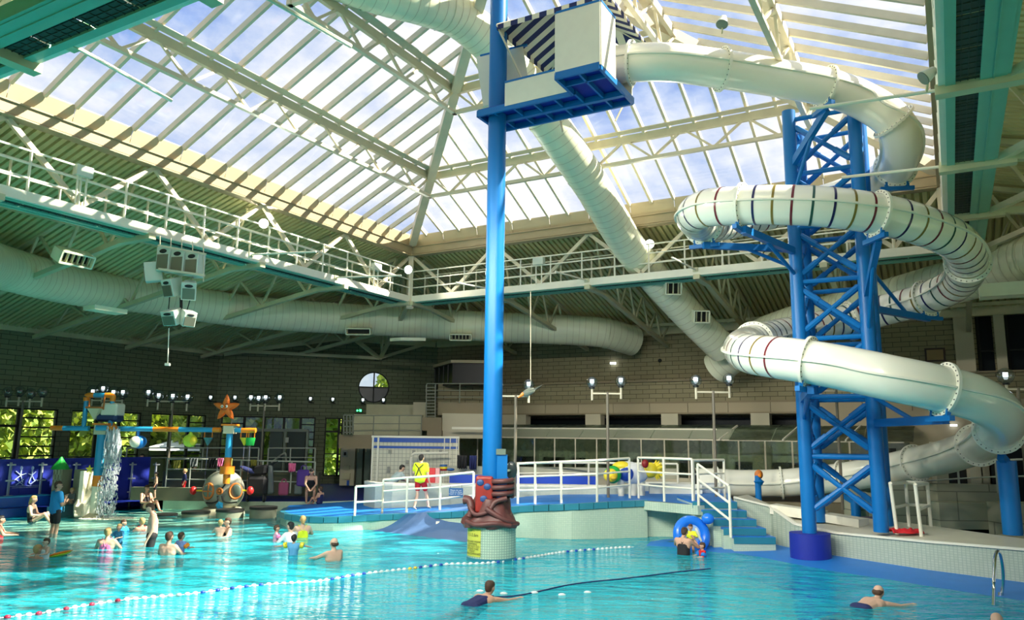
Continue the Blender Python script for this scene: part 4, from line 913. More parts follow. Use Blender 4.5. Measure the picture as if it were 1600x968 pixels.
wc = thing('utility_panel', 'cream wall panel with a small notice and recessed shelves left of the lockers', 'panel', P(543, 757, 37.6))
obj('board', rbox(530, 695, 555.5, 758, 37.6, .4), BEIGEL, wc); obj('notice', rbox(534.5, 703, 543, 713.5, 37.56, .04), mat('paper_grey', (.42, .44, .40), .6), wc); obj('pictogram', rbox(537, 706, 541, 711, 37.53, .04), BLACK, wc); obj('shelf_recess', rbox(536, 727, 546, 733, 37.5, .1), CREAMD, wc); obj('shelf_recess', rbox(535, 739, 547, 748, 37.5, .1), CREAMD, wc); obj('blue_bottle', rbox(541.5, 750, 545.5, 758, 37.4, .1), TB, wc)
# gallery fronts, stepped
gl_ = struct('gallery')
for (x0, y0, x1, y1, D, d, mm) in ((529, 680, 667, 694, 33.5, .8, BROWN), (667, 672, 690, 681, 33.6, .8, BROWN), (552, 648, 660, 680, 36.5, .3, CREAMD), (658, 652, 690, 672, 33.8, 1.0, BROWN), (690, 646, 756, 684, 34.2, .4, BEIGEL), (684, 629, 772, 648, 34.6, 1.2, BROWN), (572, 632, 646, 647, 38.5, .4, CREAMD), (645, 628, 665, 653, 36.8, .4, BEIGEL), (684, 600, 772, 630, 38.2, .3, BWALLV), (529, 694, 581, 700, 33.4, .3, BROWN), (706, 667, 756, 670, 33.2, .1, WHITE)):
    obj('fascia_panel', rbox(x0, y0, x1, y1, D, d), mm, gl_)
cr = thing('control_room', 'dark glazed control room high on the rear wall left of the blue column', 'booth', P(730, 600, 37.5))
m = MB(); pp = [P(680, 575, 39.6), P(708, 572, 36.8), P(775, 572, 36.8), P(775, 572, 40.5), P(680, 575, 40.5)]; z0 = P(720, 600, 36.8).z; z1 = P(720, 567, 36.8).z; m.prism([(v.x, v.y) for v in pp], z0, z1); obj('glazed_body', m, MATS['dark_glass'], cr)
m = MB(); m.prism([(v.x * 1.0 - (.1 if i < 2 else 0), v.y - (.15 if i < 3 else 0)) for i, v in enumerate(pp)], z1, z1 + .14); obj('roof_edge', m, BEIGE, cr)
for k in range(5): a = pp[0].lerp(pp[1], k / 4); obj('mullion', MB().bar((a.x, a.y - .02, z0), (a.x, a.y - .02, z1), .06), BLACK, cr)
def rl2(label, pts, hts, r=.02): return railing('handrail', label, [P(*p) for p in pts], hts, r=r, m_=mat('dull_rail', (.25, .26, .2), .5))
rl2('thin dull railing along the stepped gallery above the shower wall', [(550, 680, 33.4), (583, 680, 33.4), (623, 680, 33.4), (658, 680, 33.4)], (.85, .5, .2))
rl2('thin dull railing on the upper gallery beside the control room', [(666, 629, 34.4), (680, 629, 34.4), (718, 629, 34.4), (757, 629, 34.4)], (.85, .55, .25))
m = MB(); 
for k in range(10): 
    y = 605 + k * 5; a = P(667, y, 34.2); b = P(679, y, 34.2); m.bar(a, b, .03)
m.bar(P(666, 601, 34.2), P(666, 652, 34.2), .04); m.bar(P(680, 601, 34.2), P(680, 652, 34.2), .04); tag(obj('wall_ladder', m, MATS['dull_rail']), 'narrow dull metal ladder up to the control room gallery', 'ladder')
m = MB(); bx = rbox(536, 646, 553, 678, 33.0, .05, m); 
w_ = MB()
for k in range(4): x = 537 + 5 * k; w_.bar(P(x, 647, 33), P(x, 678, 33), .04)
for k in range(4): y = 648 + 9 * k; w_.bar(P(536, y, 33), P(553, y, 33), .04)
tag(obj('wall_rack', w_, MATS['dull_rail']), 'white grid rack above the brown fascia by the exit door', 'rack')
# exit sign
es = thing('exit_sign', 'green lit emergency exit sign on the dark rear wall', 'sign', P(561, 641, 35)); obj('box', rbox(556.5, 638, 565.5, 643.6, 41.1, .25), mat('exit_green_board', (.01, .12, .04), .5), es)
q = P(561, 641, 41.02); m = MB(); m.bar(q - Vector((.13, 0, 0)), q - Vector((.03, 0, 0)), .03); m.bar(q - Vector((.13, 0, -.0)), q - Vector((.09, 0, -.05)), .02); m.bar(q - Vector((.13, 0, 0)), q - Vector((.09, 0, .05)), .02); m.ell(q + Vector((.04, 0, .05)), .02); m.bar(q + Vector((.04, 0, .03)), q + Vector((.05, 0, -.05)), .03); m.box(q.x + .09, q.x + .13, q.y - .01, q.y, q.z - .06, q.z + .06); obj('arrow_and_figure', m, EXITG, es)
for x, y, D, l in ((958, 567, 40.4, 'small white wall light high on the right block wall'), (1491, 664, 25, 'small white wall light on the beige wall above the slide')):
    tag(obj('wall_light', rbox(x - 4.5, y - 1.5, x + 4.5, y + 1.5, D - (3.2 if x < 1000 else -3.5), .08), LAMPE), l, 'light')
tag(obj('camera_housing', MB().ell(P(1031, 563, 35.0), .09), BLACK), 'tiny black round fitting on the right block wall', 'fitting')
pc = thing('wall_notice', 'small framed brown notice on the block wall above the lower slide', 'frame', P(1461, 553, 29.5)); obj('frame', MB().obox(PU(1461, 554, 34.85), VA * .36, UA * .03, ZA * .27), mat('dark_wood', (.05, .02, .01), .5), pc); obj('picture', MB().obox(PU(1461, 554, 34.8), VA * .29, UA * .03, ZA * .20), mat('tan_paper', (.35, .24, .10), .6), pc)
# ================================================================== RIGHT GALLERY PARAPET
gp = struct('gallery_parapet')
m = MB(); m.uvbox(33.5, 33.9, -20.5, 4, 4.42, 5.35); obj('block_band', m, BWALLV, gp)
m = MB(); m.uvbox(33.35, 34.0, -20.6, 4, 5.33, 5.40); m.uvbox(33.4, 34, -20.6, 4, 4.36, 4.44); m.uvbox(33.3, 34, -20.6, 4, 3.88, 3.95); obj('ledge_strip', m, BROWN, gp)
for k in range(14): a = -20.5 + 1.75 * k; obj('fascia_panel', MB().uvbox(33.42, 33.9, a + .01, a + 1.74, 3.95, 4.36), BEIGE, gp)
obj('soffit', MB().uvbox(33.6, 36, -20.5, 4, 3.84, 3.9), BROWN, gp); obj('gallery_floor', MB().uvbox(33.6, 35, -20.5, 4, 4.3, 4.4), BROWN, gp)
for v in (-14.42, -10.77, -6.9): obj('square_pier', MB().uvbox(33.2, 33.7, v - .38, v + .38, 1.0, 3.9), BEIGEL, gp)
obj('rear_glazing', MB().uvbox(34.6, 34.7, -19, -3.8, 3.1, 3.75), MATS['dark_glass'], gp)
obj('left_bulkhead', MB().uvbox(33.3, 33.8, -21.2, -18.0, 3.2, 3.9), BEIGEL, gp)
m = MB(); m.uvbox(33.0, 33.4, -4.8, 6, .4, 3.95); struct('beige_wall', m, BEIGE)
# ================================================================== GLASS SHELTER
ROOFG = glass_mat('shelter_roof', (.5, .56, .5), .04, .38, (.75, .8, .7)); lt = thing('glass_shelter', 'long glazed shelter with sloping translucent roof along the rear deck', 'shelter', W(31, -14, .5))
for k in range(12):
    a = -20.6 + 1.62 * k; b = a + 1.58
    if k < 8: obj('roof_pane', MB().quad(W(31.0, a, 2.82), W(31.0, b, 2.82), W(31.7, b, 3.22), W(31.7, a, 3.22)), mat('shelter_lip', (.42, .44, .33), .5), lt)
    else: obj('roof_pane', MB().quad(W(30.9, a, 2.78), W(30.9, b, 2.78), W(32.2, b, 3.32), W(32.2, a, 3.32)), ROOFG, lt)
    obj('roof_pane', MB().quad(W(31.7, a, 3.2), W(31.7, b, 3.2), W(33.3, b, 3.42), W(33.3, a, 3.42)), ROOFG, lt)
obj('gutter', MB().bar(W(31.65, -20.7, 3.22), W(31.65, -8.3, 3.2), .08, .06), WHITE, lt)
obj('eaves_rail', MB().bar(W(31, -20.7, 2.8), W(31, -1.5, 2.76), .08, .06), CREAM, lt)
for v in [-20.3 + 1.0 * k for k in range(19)]:
    obj('mullion', MB().bar(W(31, v, 1.2), W(31, v, 2.8), .06, .05), CREAM, lt)
    obj('wall_pane', MB().quad(W(31.02, v + .03, 1.25), W(31.02, v + .97, 1.25), W(31.02, v + .97, 2.76), W(31.02, v + .03, 2.76)), LEANGLASS, lt)
obj('sill_wall', MB().uvbox(31, 31.2, -20.5, -1.5, .4, 1.25), BEIGEL, lt)
m = MB(); m.uvbox(33.3, 33.4, -20.5, -4, .5, 3.3); obj('rear_wall', m, mat('shelter_rear', (.62, .64, .50), .6), lt)
for k in range(11): a = -20 + 1.5 * k; obj('dark_window', MB().uvbox(33.22, 33.3, a, a + 1.1, .9, 1.9), MATS['dark_glass'], lt)
for v in (-8.0, -5.6, -3.4): obj('roof_rib', MB().bar(W(30.85, v, 2.8), W(32.2, v + .4, 3.36), .06, .06), WHITE, lt)
# far right block seating and posts
fb = struct('rear_blocks')
for (x0, y0, x1, y1, D, d, mm) in ((1330, 752, 1395, 806, 24.2, .5, CONC), (1390, 755, 1470, 826, 22.6, .6, CONC), (1466, 757, 1562, 786, 22.2, .5, CONC), (1470, 786, 1570, 826, 21.2, .6, CONC), (1568, 787, 1700, 838, 20.6, .6, CONC), (1100, 786, 1330, 806, 25.2, .4, BROWN)):
    obj('block_wall', rbox(x0, y0, x1, y1, D, d), mm, fb)
for (x0, x1, y0, y1) in ((1484, 1516, 716, 757), (1395, 1400, 700, 757)): obj('dark_opening', rbox(x0, y0, x1, y1, 24.5, .2), BLACK, fb)
for x in (1465, 1518, 1535, 1548): obj('pilaster', rbox(x, 690, x + 13, 758, 24.3, .3), BEIGEL, fb)
obj('dark_opening', rbox(1560, 700, 1640, 790, 23.8, .2), MATS['dark_glass'], fb)
# ================================================================== GLOBE LAMPS
def globe(root, c, r=.17, lit=True):
    g_ = obj('globe', MB().ell(c, r, r, r, 18, 12), GLOBE, root, True); obj('lamp_core', MB().cyl(c - ZA * .02, c + ZA * .09, .06, 10), LAMPE if lit else BLACK, g_, True); obj('gallery_cap', MB().cyl(c - ZA * (r + .02), c - ZA * (r - .04), .085, 10), BLACK, g_)
def lamppost(label, px, ptop, D, xs, base_z, lit=True, r=.17):
    c = P(px, ptop, D); root = thing('globe_lamp', label, 'lamp', (c.x, c.y, base_z), 'globe lamps around the pool hall')
    cs_ = [P(x, y, D) for x, y in xs]; zb_ = cs_[0].z - .34
    obj('post', MB().cyl((c.x, c.y, base_z), (c.x, c.y, zb_ + .04), .045, 8), STEEL, root, True); m = MB(); xx = [q.x for q in cs_] + [c.x]; m.bar((min(xx), c.y, zb_), (max(xx), c.y, zb_), .05); obj('crossbar', m, CREAM, root)
    for q in cs_:
        q = Vector((q.x, c.y, q.z)); obj('stem', MB().cyl((q.x, q.y, q.z - .55), (q.x, q.y, q.z - .17), .035, 8), CREAM, root, True); globe(root, q, r, lit)
lamppost('two globe lamp post partly behind the blue column, with the hanging bird', 806, 614, 24, [(779, 601), (826, 601)], 1.0, r=.18)
lamppost('two globe lamp post just left of the slide tower arm, first beyond the column', 949, 612, 24, [(925, 597), (970, 595)], 1.0, r=.18)
lamppost('two globe lamp post whose pole crosses the sloping shelter roof', 1114, 609, 23, [(1087, 594), (1139, 592)], 1.0, r=.18)
lamppost('lamp post seen through the slide tower lattice', 1306, 607, 23, [(1281, 592), (1330, 590)], .8, r=.18)
lamppost('globe lamp at the right edge above the slide bend', 1590, 602, 20, [(1571, 587), (1618, 586)], .6, r=.21)
lamppost('unlit four globe lamp in front of the leftmost windows', 37, 622, 29.0, [(12, 612), (31, 611), (48, 614), (67, 612)], .3, False, r=.19)
lamppost('four globe lamp above the tipping bucket frame', 161, 628, 31.5, [(145, 612), (161, 607), (177, 613), (192, 613)], .3, r=.26)
lamppost('four globe lamp between the bucket frame and the starfish', 270, 634, 31, [(232, 613), (248, 618), (270, 619), (293, 620)], .3, r=.24)
lamppost('four globe lamp right of the orange starfish', 413, 635, 33, [(392, 621), (404, 622), (415, 621), (437, 621)], .3, r=.22)
for x, y, D, l in ((329, 621, 38.2, 'single wall globe left of the starfish'), (367, 621, 39.3, 'single wall globe just right of the starfish tip'), (485, 623, 40.2, 'single wall globe above the tent window'), (520, 624, 40.5, 'single wall globe above the exit door'), (567, 625, 40.8, 'wall globe at the lower left of the round window'), (599, 625, 41.0, 'wall globe at the lower right of the round window')):
    c = P(x, y, D); root = thing('wall_globe', l, 'lamp', c); globe(root, c, .17); obj('bracket', MB().bar(c - ZA * .17, c - ZA * .17 + Vector((0, .8, 0)), .05), BLACK, root)
# ================================================================== HANGING SPEAKER CLUSTER
sp = thing('speaker_cluster', 'hanging cluster of pale loudspeakers below the side gantry', 'speaker', P(285, 405, 22))
SPK = mat('speaker_shell', (.60, .66, .56), .4); SPG = mat('speaker_grille', (.20, .19, .13), .4, metal=.4)
Dq = 21.2
def cab(x, y, w_, h_, yaw, pitch, D=Dq, dep=.45, name='cabinet'):
    c = P(x, y, D); M = Matrix.Rotation(radians(yaw), 3, 'Z') @ Matrix.Rotation(radians(pitch), 3, 'X'); X, Y, Z = M @ Vector((1, 0, 0)), M @ Vector((0, 1, 0)), M @ Vector((0, 0, 1))
    m = MB(); vs = []
    for yy, s in ((-dep / 2, 1), (dep / 2, .7)):
        for i, k in ((-1, -1), (1, -1), (1, 1), (-1, 1)): vs.append(c + Y * yy + X * i * w_ / 2 * s + Z * k * h_ / 2)
    m.add(vs, [[0, 1, 2, 3], [7, 6, 5, 4], [0, 4, 5, 1], [1, 5, 6, 2], [2, 6, 7, 3], [3, 7, 4, 0]]); o = obj(name, m, SPK, sp); b_ = o.modifiers.new('b', 'BEVEL'); b_.width = .02; b_.segments = 2
    obj('grille', MB().obox(c - Y * (dep / 2 + .01) - Z * h_ * .14, X * w_ * .40, Y * .01, Z * h_ * .30), SPG, o); obj('horn', MB().ell(c - Y * (dep / 2 + .005) + Z * h_ * .30, w_ * .28, .02, h_ * .09, 14, 8, M), BLACK, o)
for k in range(3): cab(262 + 22 * k, 406 + 4 * k, .42, .68, -12, 0)
m = MB()
for k in range(5): x = 250 + 17 * k; m.bar(P(x, 368 + 3 * k, Dq), P(x, 432 + 2 * k, Dq), .02)
m.bar(P(247, 383, Dq - .3), P(322, 397, Dq - .3), .05); m.bar(P(248, 420, Dq - .3), P(320, 430, Dq - .3), .06); obj('rigging_frame', m, CREAM, sp)
cab(271, 448, .40, .50, -25, 20); cab(296, 453, .40, .50, 18, 20); cab(240, 425, .34, .55, -70, 10)
cab(272, 494, .48, .42, -20, 25); cab(292, 496, .36, .42, 45, 20)
m = MB(); m.bar(P(283, 465, Dq), P(283, 484, Dq), .06); m.bar(P(265, 462, Dq), P(263, 490, Dq), .02); m.bar(P(297, 468, Dq), P(292, 485, Dq), .02); obj('hanger', m, BLACK, sp)
hm = thing('hanging_microphone', 'thin white rod hanging below the speaker cluster', 'microphone', P(264, 570, Dq)); obj('rod', MB().cyl(P(264, 512, Dq), P(262, 568, Dq), .014, 6), WHITE, hm, True); obj('tip', MB().box(P(262, 568, Dq).x - .06, P(262, 568, Dq).x + .06, Dq - .05, Dq + .05, P(262, 571, Dq).z, P(262, 567, Dq).z), WHITE, hm)
# floodlights
def flood(label, x, y, D, dirv, r=.13, lit=False, power=0):
    c = P(x, y, D); d = Vector(dirv).normalized(); root = thing('floodlight', label, 'light', c); obj('housing', MB().cyl(c - d * .22, c, r * .55, 14, r), SPK, root, True); obj('lens', MB().cyl(c, c + d * .015, r * .95, 16), LAMPE if lit else GREYG, root, True); obj('bracket', MB().bar(c - d * .1, c - d * .1 - ZA * .25 + Vector((0, .1, 0)), .03), CREAMD, root)
    if power:
        sl = bpy.data.lights.new('flood_beam', 'SPOT'); sl.energy = power; sl.spot_size = radians(120); sl.spot_blend = .6; sl.shadow_soft_size = .15; sl.color = (1, .95, .82)
        lo_ = bpy.data.objects.new('flood_beam', sl); COL.objects.link(lo_); lo_.location = c + d * .08; lo_.rotation_euler = (-d).to_track_quat('Z', 'Y').to_euler()
flood('big floodlight hanging from the frame by the teal gantry', 1443, 122, 11.5, (-.8, .1, -.6), .12)
flood('round floodlight on the side gantry rail, lit white', 412, 349, 25.5, (.5, -.8, -.2), .17, True, 400)
flood('floodlight on the corner post of the gantry', 638, 421, 31, (.6, -.8, -.3), .18, True, 400)
flood('lit floodlight on the far gantry where the duct passes', 1015, 381, 27, (0, -.9, -.3), .17, True, 400)
flood('floodlight near the skylight top above the slide', 1128, 38, 16, (-.3, -.3, -1), .14)
for k in range(6):   # fill spots added out of view on the nearest gantry to brighten the hall
    a_ = W(U0 - .3, -17.5 + 3.3 * k, 8.9); d_ = (W(17, -8 - 1.2 * k + 3, -1) - a_).normalized(); r_ = thing('floodlight', 'added unseen fill floodlight on the gantry over the near pool end', 'light', a_, 'added fill lights out of view'); obj('housing', MB().cyl(a_ - d_ * .25, a_, .08, 12, .16), SPK, r_, True)
    sl = bpy.data.lights.new('flood_beam', 'SPOT'); sl.energy = FILL_W; sl.spot_size = radians(88); sl.spot_blend = .7; sl.shadow_soft_size = .35; sl.color = (1, .96, .84)
    lo_ = bpy.data.objects.new('flood_beam', sl); COL.objects.link(lo_); lo_.location = a_ + d_ * .06; lo_.rotation_euler = (-d_).to_track_quat('Z', 'Y').to_euler()
for x, y, l in ((130, 268, 'grey control box on the side gantry rail'), (588, 417, 'grey control box on the side gantry near the corner')):
    c = PV(x, y, V0 + .05); r = thing('control_box', l, 'box', c); obj('case', MB().obox(c, UA * .22, VA * .1, ZA * .14), SPK, r); obj('legs', MB().bar(c - UA * .12, c - UA * .12 - ZA * .9, .04).bar(c + UA * .12, c + UA * .12 - ZA * .9, .04), WHITE, r)
c = PU(842, 408, U1 - .05); r = thing('control_box', 'grey control box on the far gantry beside the blue column', 'box', c); obj('case', MB().obox(c, VA * .22, UA * .1, ZA * .14), SPK, r); obj('legs', MB().bar(c - VA * .12, c - VA * .12 - ZA * .9, .04).bar(c + VA * .12, c + VA * .12 - ZA * .9, .04), WHITE, r)
tag(obj('hanging_cable', MB().cyl(P(829, 455, 24.2), P(829, 600, 24.2), .012, 5), CREAM), 'thin cord from the far gantry down to the hanging bird', 'cord')
bd = thing('hanging_bird', 'carved flying toy bird with orange beak hung by the lamp', 'toy', P(826, 612, 23.8)); c = P(826, 612, 23.8)
obj('body', MB().ell(c, .22, .1, .11, 14, 9, Matrix.Rotation(radians(-25), 3, 'Y')), mat('bird_grey', (.16, .19, .15), .6), bd, True); obj('beak', MB().tube([c + Vector((-.15, 0, -.05)), c + Vector((-.32, 0, -.18))], [.07, .015], 8), ORANGE, bd, True)
for s in (-1, 1): obj('wing', MB().add([c + Vector((-.05, 0, .05)), c + Vector((.1, .1 * s, .08)), c + Vector((.45, .35 * s, .22)), c + Vector((.2, .3 * s, .05))], [[0, 1, 2, 3], [3, 2, 1, 0]]), MATS['bird_grey'], bd)

# ================================================================== WATER PLAY FRAME
TD = 26.3
bp_ = P(148, 802, TD); bx, by = bp_.x, bp_.y
pf1 = thing('water_play_frame', 'blue and orange water play pipe frame with tipping bucket over the shallow pool', 'play frame', (bx, by, 0))
def seg_pipe(a, b, r, m_, nm='pipe'): obj(nm, MB().cyl(a, b, r, 14), m_, pf1, True)
def pz(x, y, D=TD): return P(x, y, D)
zt = pz(148, 676).z
seg_pipe((bx, by, pz(0, 742 - 0).z if False else pz(140, 742).z), (bx, by, zt), .165, SKYB, 'main_post')
seg_pipe((bx, by, pz(140, 759).z), (bx, by, pz(140, 742).z), .17, ORANGE, 'orange_band'); seg_pipe((bx, by, -.1), (bx, by, pz(140, 759).z), .165, WHITE, 'post_sleeve')
obj('post_foot', MB().tube([(bx, by, -.1), (bx, by, .02), (bx, by, .14)], [.42, .38, .18], 20), CCREAM, pf1, True)
m = MB(); c = pz(145, 732) - Vector((0, .19, 0)); pts = []
for k in range(10): a = pi / 2 + 2 * pi * k / 10; rr = .14 if k % 2 == 0 else .06; pts.append(c + Vector((cos(a) * rr, 0, sin(a) * rr)))
m.add(pts + [q - Vector((0, .03, 0)) for q in pts], [list(range(10)), list(range(10, 20))[::-1]] + [[k, (k + 1) % 10, 10 + (k + 1) % 10, 10 + k] for k in range(10)]); obj('star_badge', m, YEL, pf1)
H = pz(148, 669).z
obj('junction_box', MB().box(bx - .2, bx + .2, by - .2, by + .2, H - .2, H + .12), CCREAM, pf1); obj('box_lid', MB().box(bx - .26, bx + .28, by - .24, by + .24, H + .12, H + .18), ORANGE, pf1)
def hx(x): return P(x, 669, TD).x
for (x0, x1, mm) in ((80, 99, ORANGE), (99, 139, SKYB), (155, 187, SKYB), (187, 240, SKYB), (240, 280, ORANGE), (280, 333, SKYB), (333, 345, ORANGE), (358, 378, SKYB), (378, 400, ORANGE)):
    seg_pipe((hx(x0), by, H), (hx(x1), by, H), .085, mm, 'horizontal_pipe')
seg_pipe((hx(157), by - .25, H + .02), (hx(175), by - .25, H + .02), .09, SKYB, 'spray_arm'); seg_pipe((hx(175), by - .25, H + .02), (hx(187), by - .25, H + .02), .09, ORANGE, 'spray_arm')
# bucket frame
f0, f1 = pz(131, 664), pz(172, 664); ft = pz(150, 617).z
for q in (f0, f1): seg_pipe((q.x, by, H), (q.x, by, ft - .12), .075, SKYB, 'frame_leg'); obj('elbow', MB().tube(spline([(q.x, by, ft - .2), (q.x, by, ft - .04), (q.x + (.12 if q is f0 else -.12), by, ft), (q.x + (.25 if q is f0 else -.25), by, ft)], 4), .09, 12), ORANGE, pf1, True)
seg_pipe((f0.x + .2, by, ft), (f1.x - .2, by, ft), .08, SKYB, 'frame_top')
m = MB(); 
for x in (143, 166): a = pz(x, 620); b = pz(x - 1, 640); m.bar((a.x, by - .1, a.z), (b.x, by - .15, b.z), .035)
obj('bucket_hanger', m, mat('rust_bar', (.5, .16, .03), .5), pf1)
bc = pz(153, 640); m = MB(); m.add([(bc.x - .22, by - .3, bc.z + .05), (bc.x + .2, by - .3, bc.z + .05), (bc.x + .2, by + .1, bc.z + .05), (bc.x - .22, by + .1, bc.z + .05), (bc.x - .04, by - .1, bc.z - .36)], [[0, 3, 2, 1], [0, 1, 4], [1, 2, 4], [2, 3, 4], [3, 0, 4]]); obj('small_bucket', m, CCREAM, pf1); obj('bucket_rim', MB().box(bc.x - .26, bc.x + .24, by - .32, by + .12, bc.z + .04, bc.z + .1), MATS['rust_bar'], pf1)
b2 = pz(169, 645); m = MB(); o = obj('tipping_bucket', m.obox((b2.x + .05, by + .2, b2.z + .12), Vector((.28, 0, 0)), Vector((0, .3, 0)), Vector((0, 0, .22))), WHITE, pf1); o.modifiers.new('b', 'BEVEL').width = .05
m = MB(); o = obj('bucket_base', m.obox((b2.x - .03, by + .2, b2.z - .15), Vector((.36, 0, 0)), Vector((0, .3, 0)), Vector((0, 0, .14))), mat('bucket_navy', (.01, .04, .12), .4), pf1); o.modifiers.new('b', 'BEVEL').width = .08
# second post with starfish
sx = P(351, 790, TD).x; seg_pipe((sx, by, P(350, 735, TD).z), (sx, by, H), .11, SKYB, 'second_post'); seg_pipe((sx, by, P(350, 735, TD).z - .42), (sx, by, P(350, 714, TD).z), .115, ORANGE, 'orange_band'); obj('junction_box', MB().box(sx - .17, sx + .17, by - .17, by + .17, H - .12, H + .14), CCREAM, pf1); obj('box_lid', MB().box(sx - .24, sx + .24, by - .2, by + .2, H + .14, H + .2), ORANGE, pf1); obj('orange_collar', MB().cyl((sx, by, P(350, 740, TD).z), (sx, by, P(350, 728, TD).z), .24, 18), ORANGE, pf1, True); obj('sign_rod', MB().cyl((sx + .02, by, H + .1), (sx + .05, by, H + .5), .02, 6), GREYG, pf1)
sf = thing('starfish_sign', 'orange smiling starfish figure on top of the play frame', 'figure', P(354, 656, TD)); c = P(353.5, 637, TD); m = MB(); pts = []; K = 60
for k in range(K):
    a = pi / 2 + 2 * pi * k / K; t = (k % 12) / 12; q = abs(t - .5) * 2; rr = .20 + .27 * q ** 1.4; pts.append((cos(a) * rr, sin(a) * rr))
vs = [c + Vector((x, -.0, z)) for x, z in pts] + [c + Vector((x * .72, -.13, z * .72)) for x, z in pts] + [c + Vector((x * .72, .1, z * .72)) for x, z in pts] + [c + Vector((0, -.17, 0)), c + Vector((0, .13, 0))]
fs = [];
for k in range(K): k2 = (k + 1) % K; fs += [[k, k2, K + k2, K + k], [k2, k, 2 * K + k, 2 * K + k2], [K + k, K + k2, 3 * K], [2 * K + k2, 2 * K + k, 3 * K + 1]]
m.add(vs, fs); obj('star_body', m, mat('starfish_orange', (.75, .17, .012), .55, noise_amt=.25, noise_scale=8), sf, True)
for s in (-1, 1): obj('eye', MB().ell(c + Vector((.075 * s, -.19, .05)), .045, .03, .05), WHITE, sf, True); obj('pupil', MB().ell(c + Vector((.06 * s, -.22, .045)), .018, .015, .022), BLACK, sf, True); obj('brow', MB().bar(c + Vector((.03 * s, -.2, .12)), c + Vector((.12 * s, -.19, .14)), .014), BLACK, sf)
m = MB(); m.tube([c + Vector((cos(a) * .09, -.18, -.02 + sin(a) * .05)) for a in [pi + pi * k / 8 for k in range(9)]], .01, 6); obj('mouth', m, mat('mouth_dark_red', (.2, .01, .01), .5), sf)
# things hanging from the pipe
def hang_ball(x, y, r, m1, m2, label):
    c = P(x, y, TD); t = thing('hanging_ball', label, 'toy', c); obj('shell', MB().ell(c + Vector((.04, .05, 0)), r, r, r, 18, 12), m1, t, True); obj('mouth_disc', MB().ell(c + Vector((-.03, -.09, 0)), r * .86, r * .8, r * .86, 18, 12), m2, t, True); obj('hook', MB().cyl(c + ZA * r * .8, (c.x, c.y, H - .05), .05, 8), m1, t)
hang_ball(215, 690, .22, mat('toy_blue', (.02, .2, .62), .35), WHITE, 'white and blue hanging ball spout trickling water')
c = P(297, 688, TD); ff = thing('hanging_fish', 'lime yellow toy fish hanging from the orange pipe', 'toy', c); obj('body', MB().ell(c, .24, .15, .22, 18, 12), LIME, ff, True); obj('tail_fin', MB().add([c + Vector((-.18, 0, 0)), c + Vector((-.30, 0, .14)), c + Vector((-.26, .02, 0)), c + Vector((-.30, 0, -.12))], [[0, 1, 2], [0, 2, 3], [2, 1, 0], [3, 2, 0]]), YEL, ff); obj('top_fin', MB().tube([c + ZA * .15, c + ZA * .34], [.1, .02], 8), LIME, ff, True); obj('fish_cheek', MB().ell(c + Vector((.12, -.06, 0)), .14, .1, .16, 12, 8), YEL, ff, True); obj('hook', MB().cyl(c + ZA * .2, (c.x, c.y, H - .05), .02, 6), GREYG, ff)
for x, mm, l in ((382, YEL, 'yellow hanging water funnel'), (391, GREEN, 'green hanging water basket'), (325, mat('toy_teal', (.06, .2, .22), .5), 'grey teal hanging water funnel')):
    c = P(x, 688, TD); t = thing('hanging_funnel', l, 'toy', c); obj('cup', MB().tube([c + ZA * .1, c - ZA * .16], [.16 if x != 391 else .17, .02 if x != 391 else .13], 12), mm, t, True)
    for s in (-1, 1): obj('hanger', MB().bar(c + ZA * .1 + Vector((.13 * s, 0, 0)), (c.x + .13 * s, c.y, H - .05), .025), ORANGE, t)
    obj('trickle', MB().cyl(c - ZA * .2, c - ZA * 1.6, .012, 5), glass_mat('trickle_water', (.85, .9, .95), .3), t)
# falling water curtain
WD = mat('falling_water', (.82, .88, .92), .15, trans=.3)
m = MB(); random.seed(3); z_top = H - .05
for k in range(1300):
    t = random.random(); z = z_top * (1 - t) ; spread = 1 + .25 * t; x = (bx + .28) + random.random() * .44 * spread + (.0 if t < .5 else -.05); y = by - .25 + random.uniform(-.12, .12) * (1 + t)
    L = random.uniform(.03, .16) if t < .35 else random.uniform(.015, .06); w_ = random.uniform(.005, .013); m.obox((x, y, max(.02, z)), Vector((w_, 0, 0)), Vector((0, w_, 0)), Vector((.2 * w_ * random.uniform(-1, 1), 0, L)))
tag(obj('water_curtain', m, WD), 'curtain of falling water drops beside the blue play post', 'water', kind='stuff')
# splash foam at its foot
m = MB()
for k in range(500): a = random.random() * 6.28; rr = random.random() ** .5 * .9; m.ell((bx + .6 + rr * cos(a), by - .3 + .6 * rr * sin(a), .015), random.uniform(.01, .04), None, .012, 6, 4)
tag(obj('splash_foam', m, WHITE), 'white splash foam where the water curtain lands', 'foam', kind='stuff')
# ================================================================== PLAY CASTLE
KD = 27.0
ca = thing('play_castle', 'grey block pattern play castle with green roof and white slide chute', 'castle', P(110, 800, KD)); 
t0 = P(77, 733, KD); t1 = P(98, 800, KD)
def stones(x0, y0, x1, y1, D, rows, cols_, dep):
    a = P(x0, y1, D); b = P(x1, y0, D); obj('core', MB().box(a.x, b.x, D, D + dep, 0, b.z), STONE, ca); hz = (b.z - a.z) / rows
    for r_ in range(rows):
        xs = [a.x + (b.x - a.x) * max(0, min(1, (k + (.5 if r_ % 2 else 0)) / cols_)) for k in range(-1, cols_ + 1)]
        for p, q in zip(xs, xs[1:]):
            if q - p < .03: continue
            o = obj('stone', MB().box(p + .012, q - .012, D - .035, D, a.z + hz * r_ + .012, a.z + hz * (r_ + 1) - .012), STONE, ca)
stones(77, 733, 98, 798, KD, 8, 3, .6); stones(118, 735, 131, 795, KD - .2, 9, 2, .7)
g0 = P(87.5, 733, KD); m = MB(); K = 14
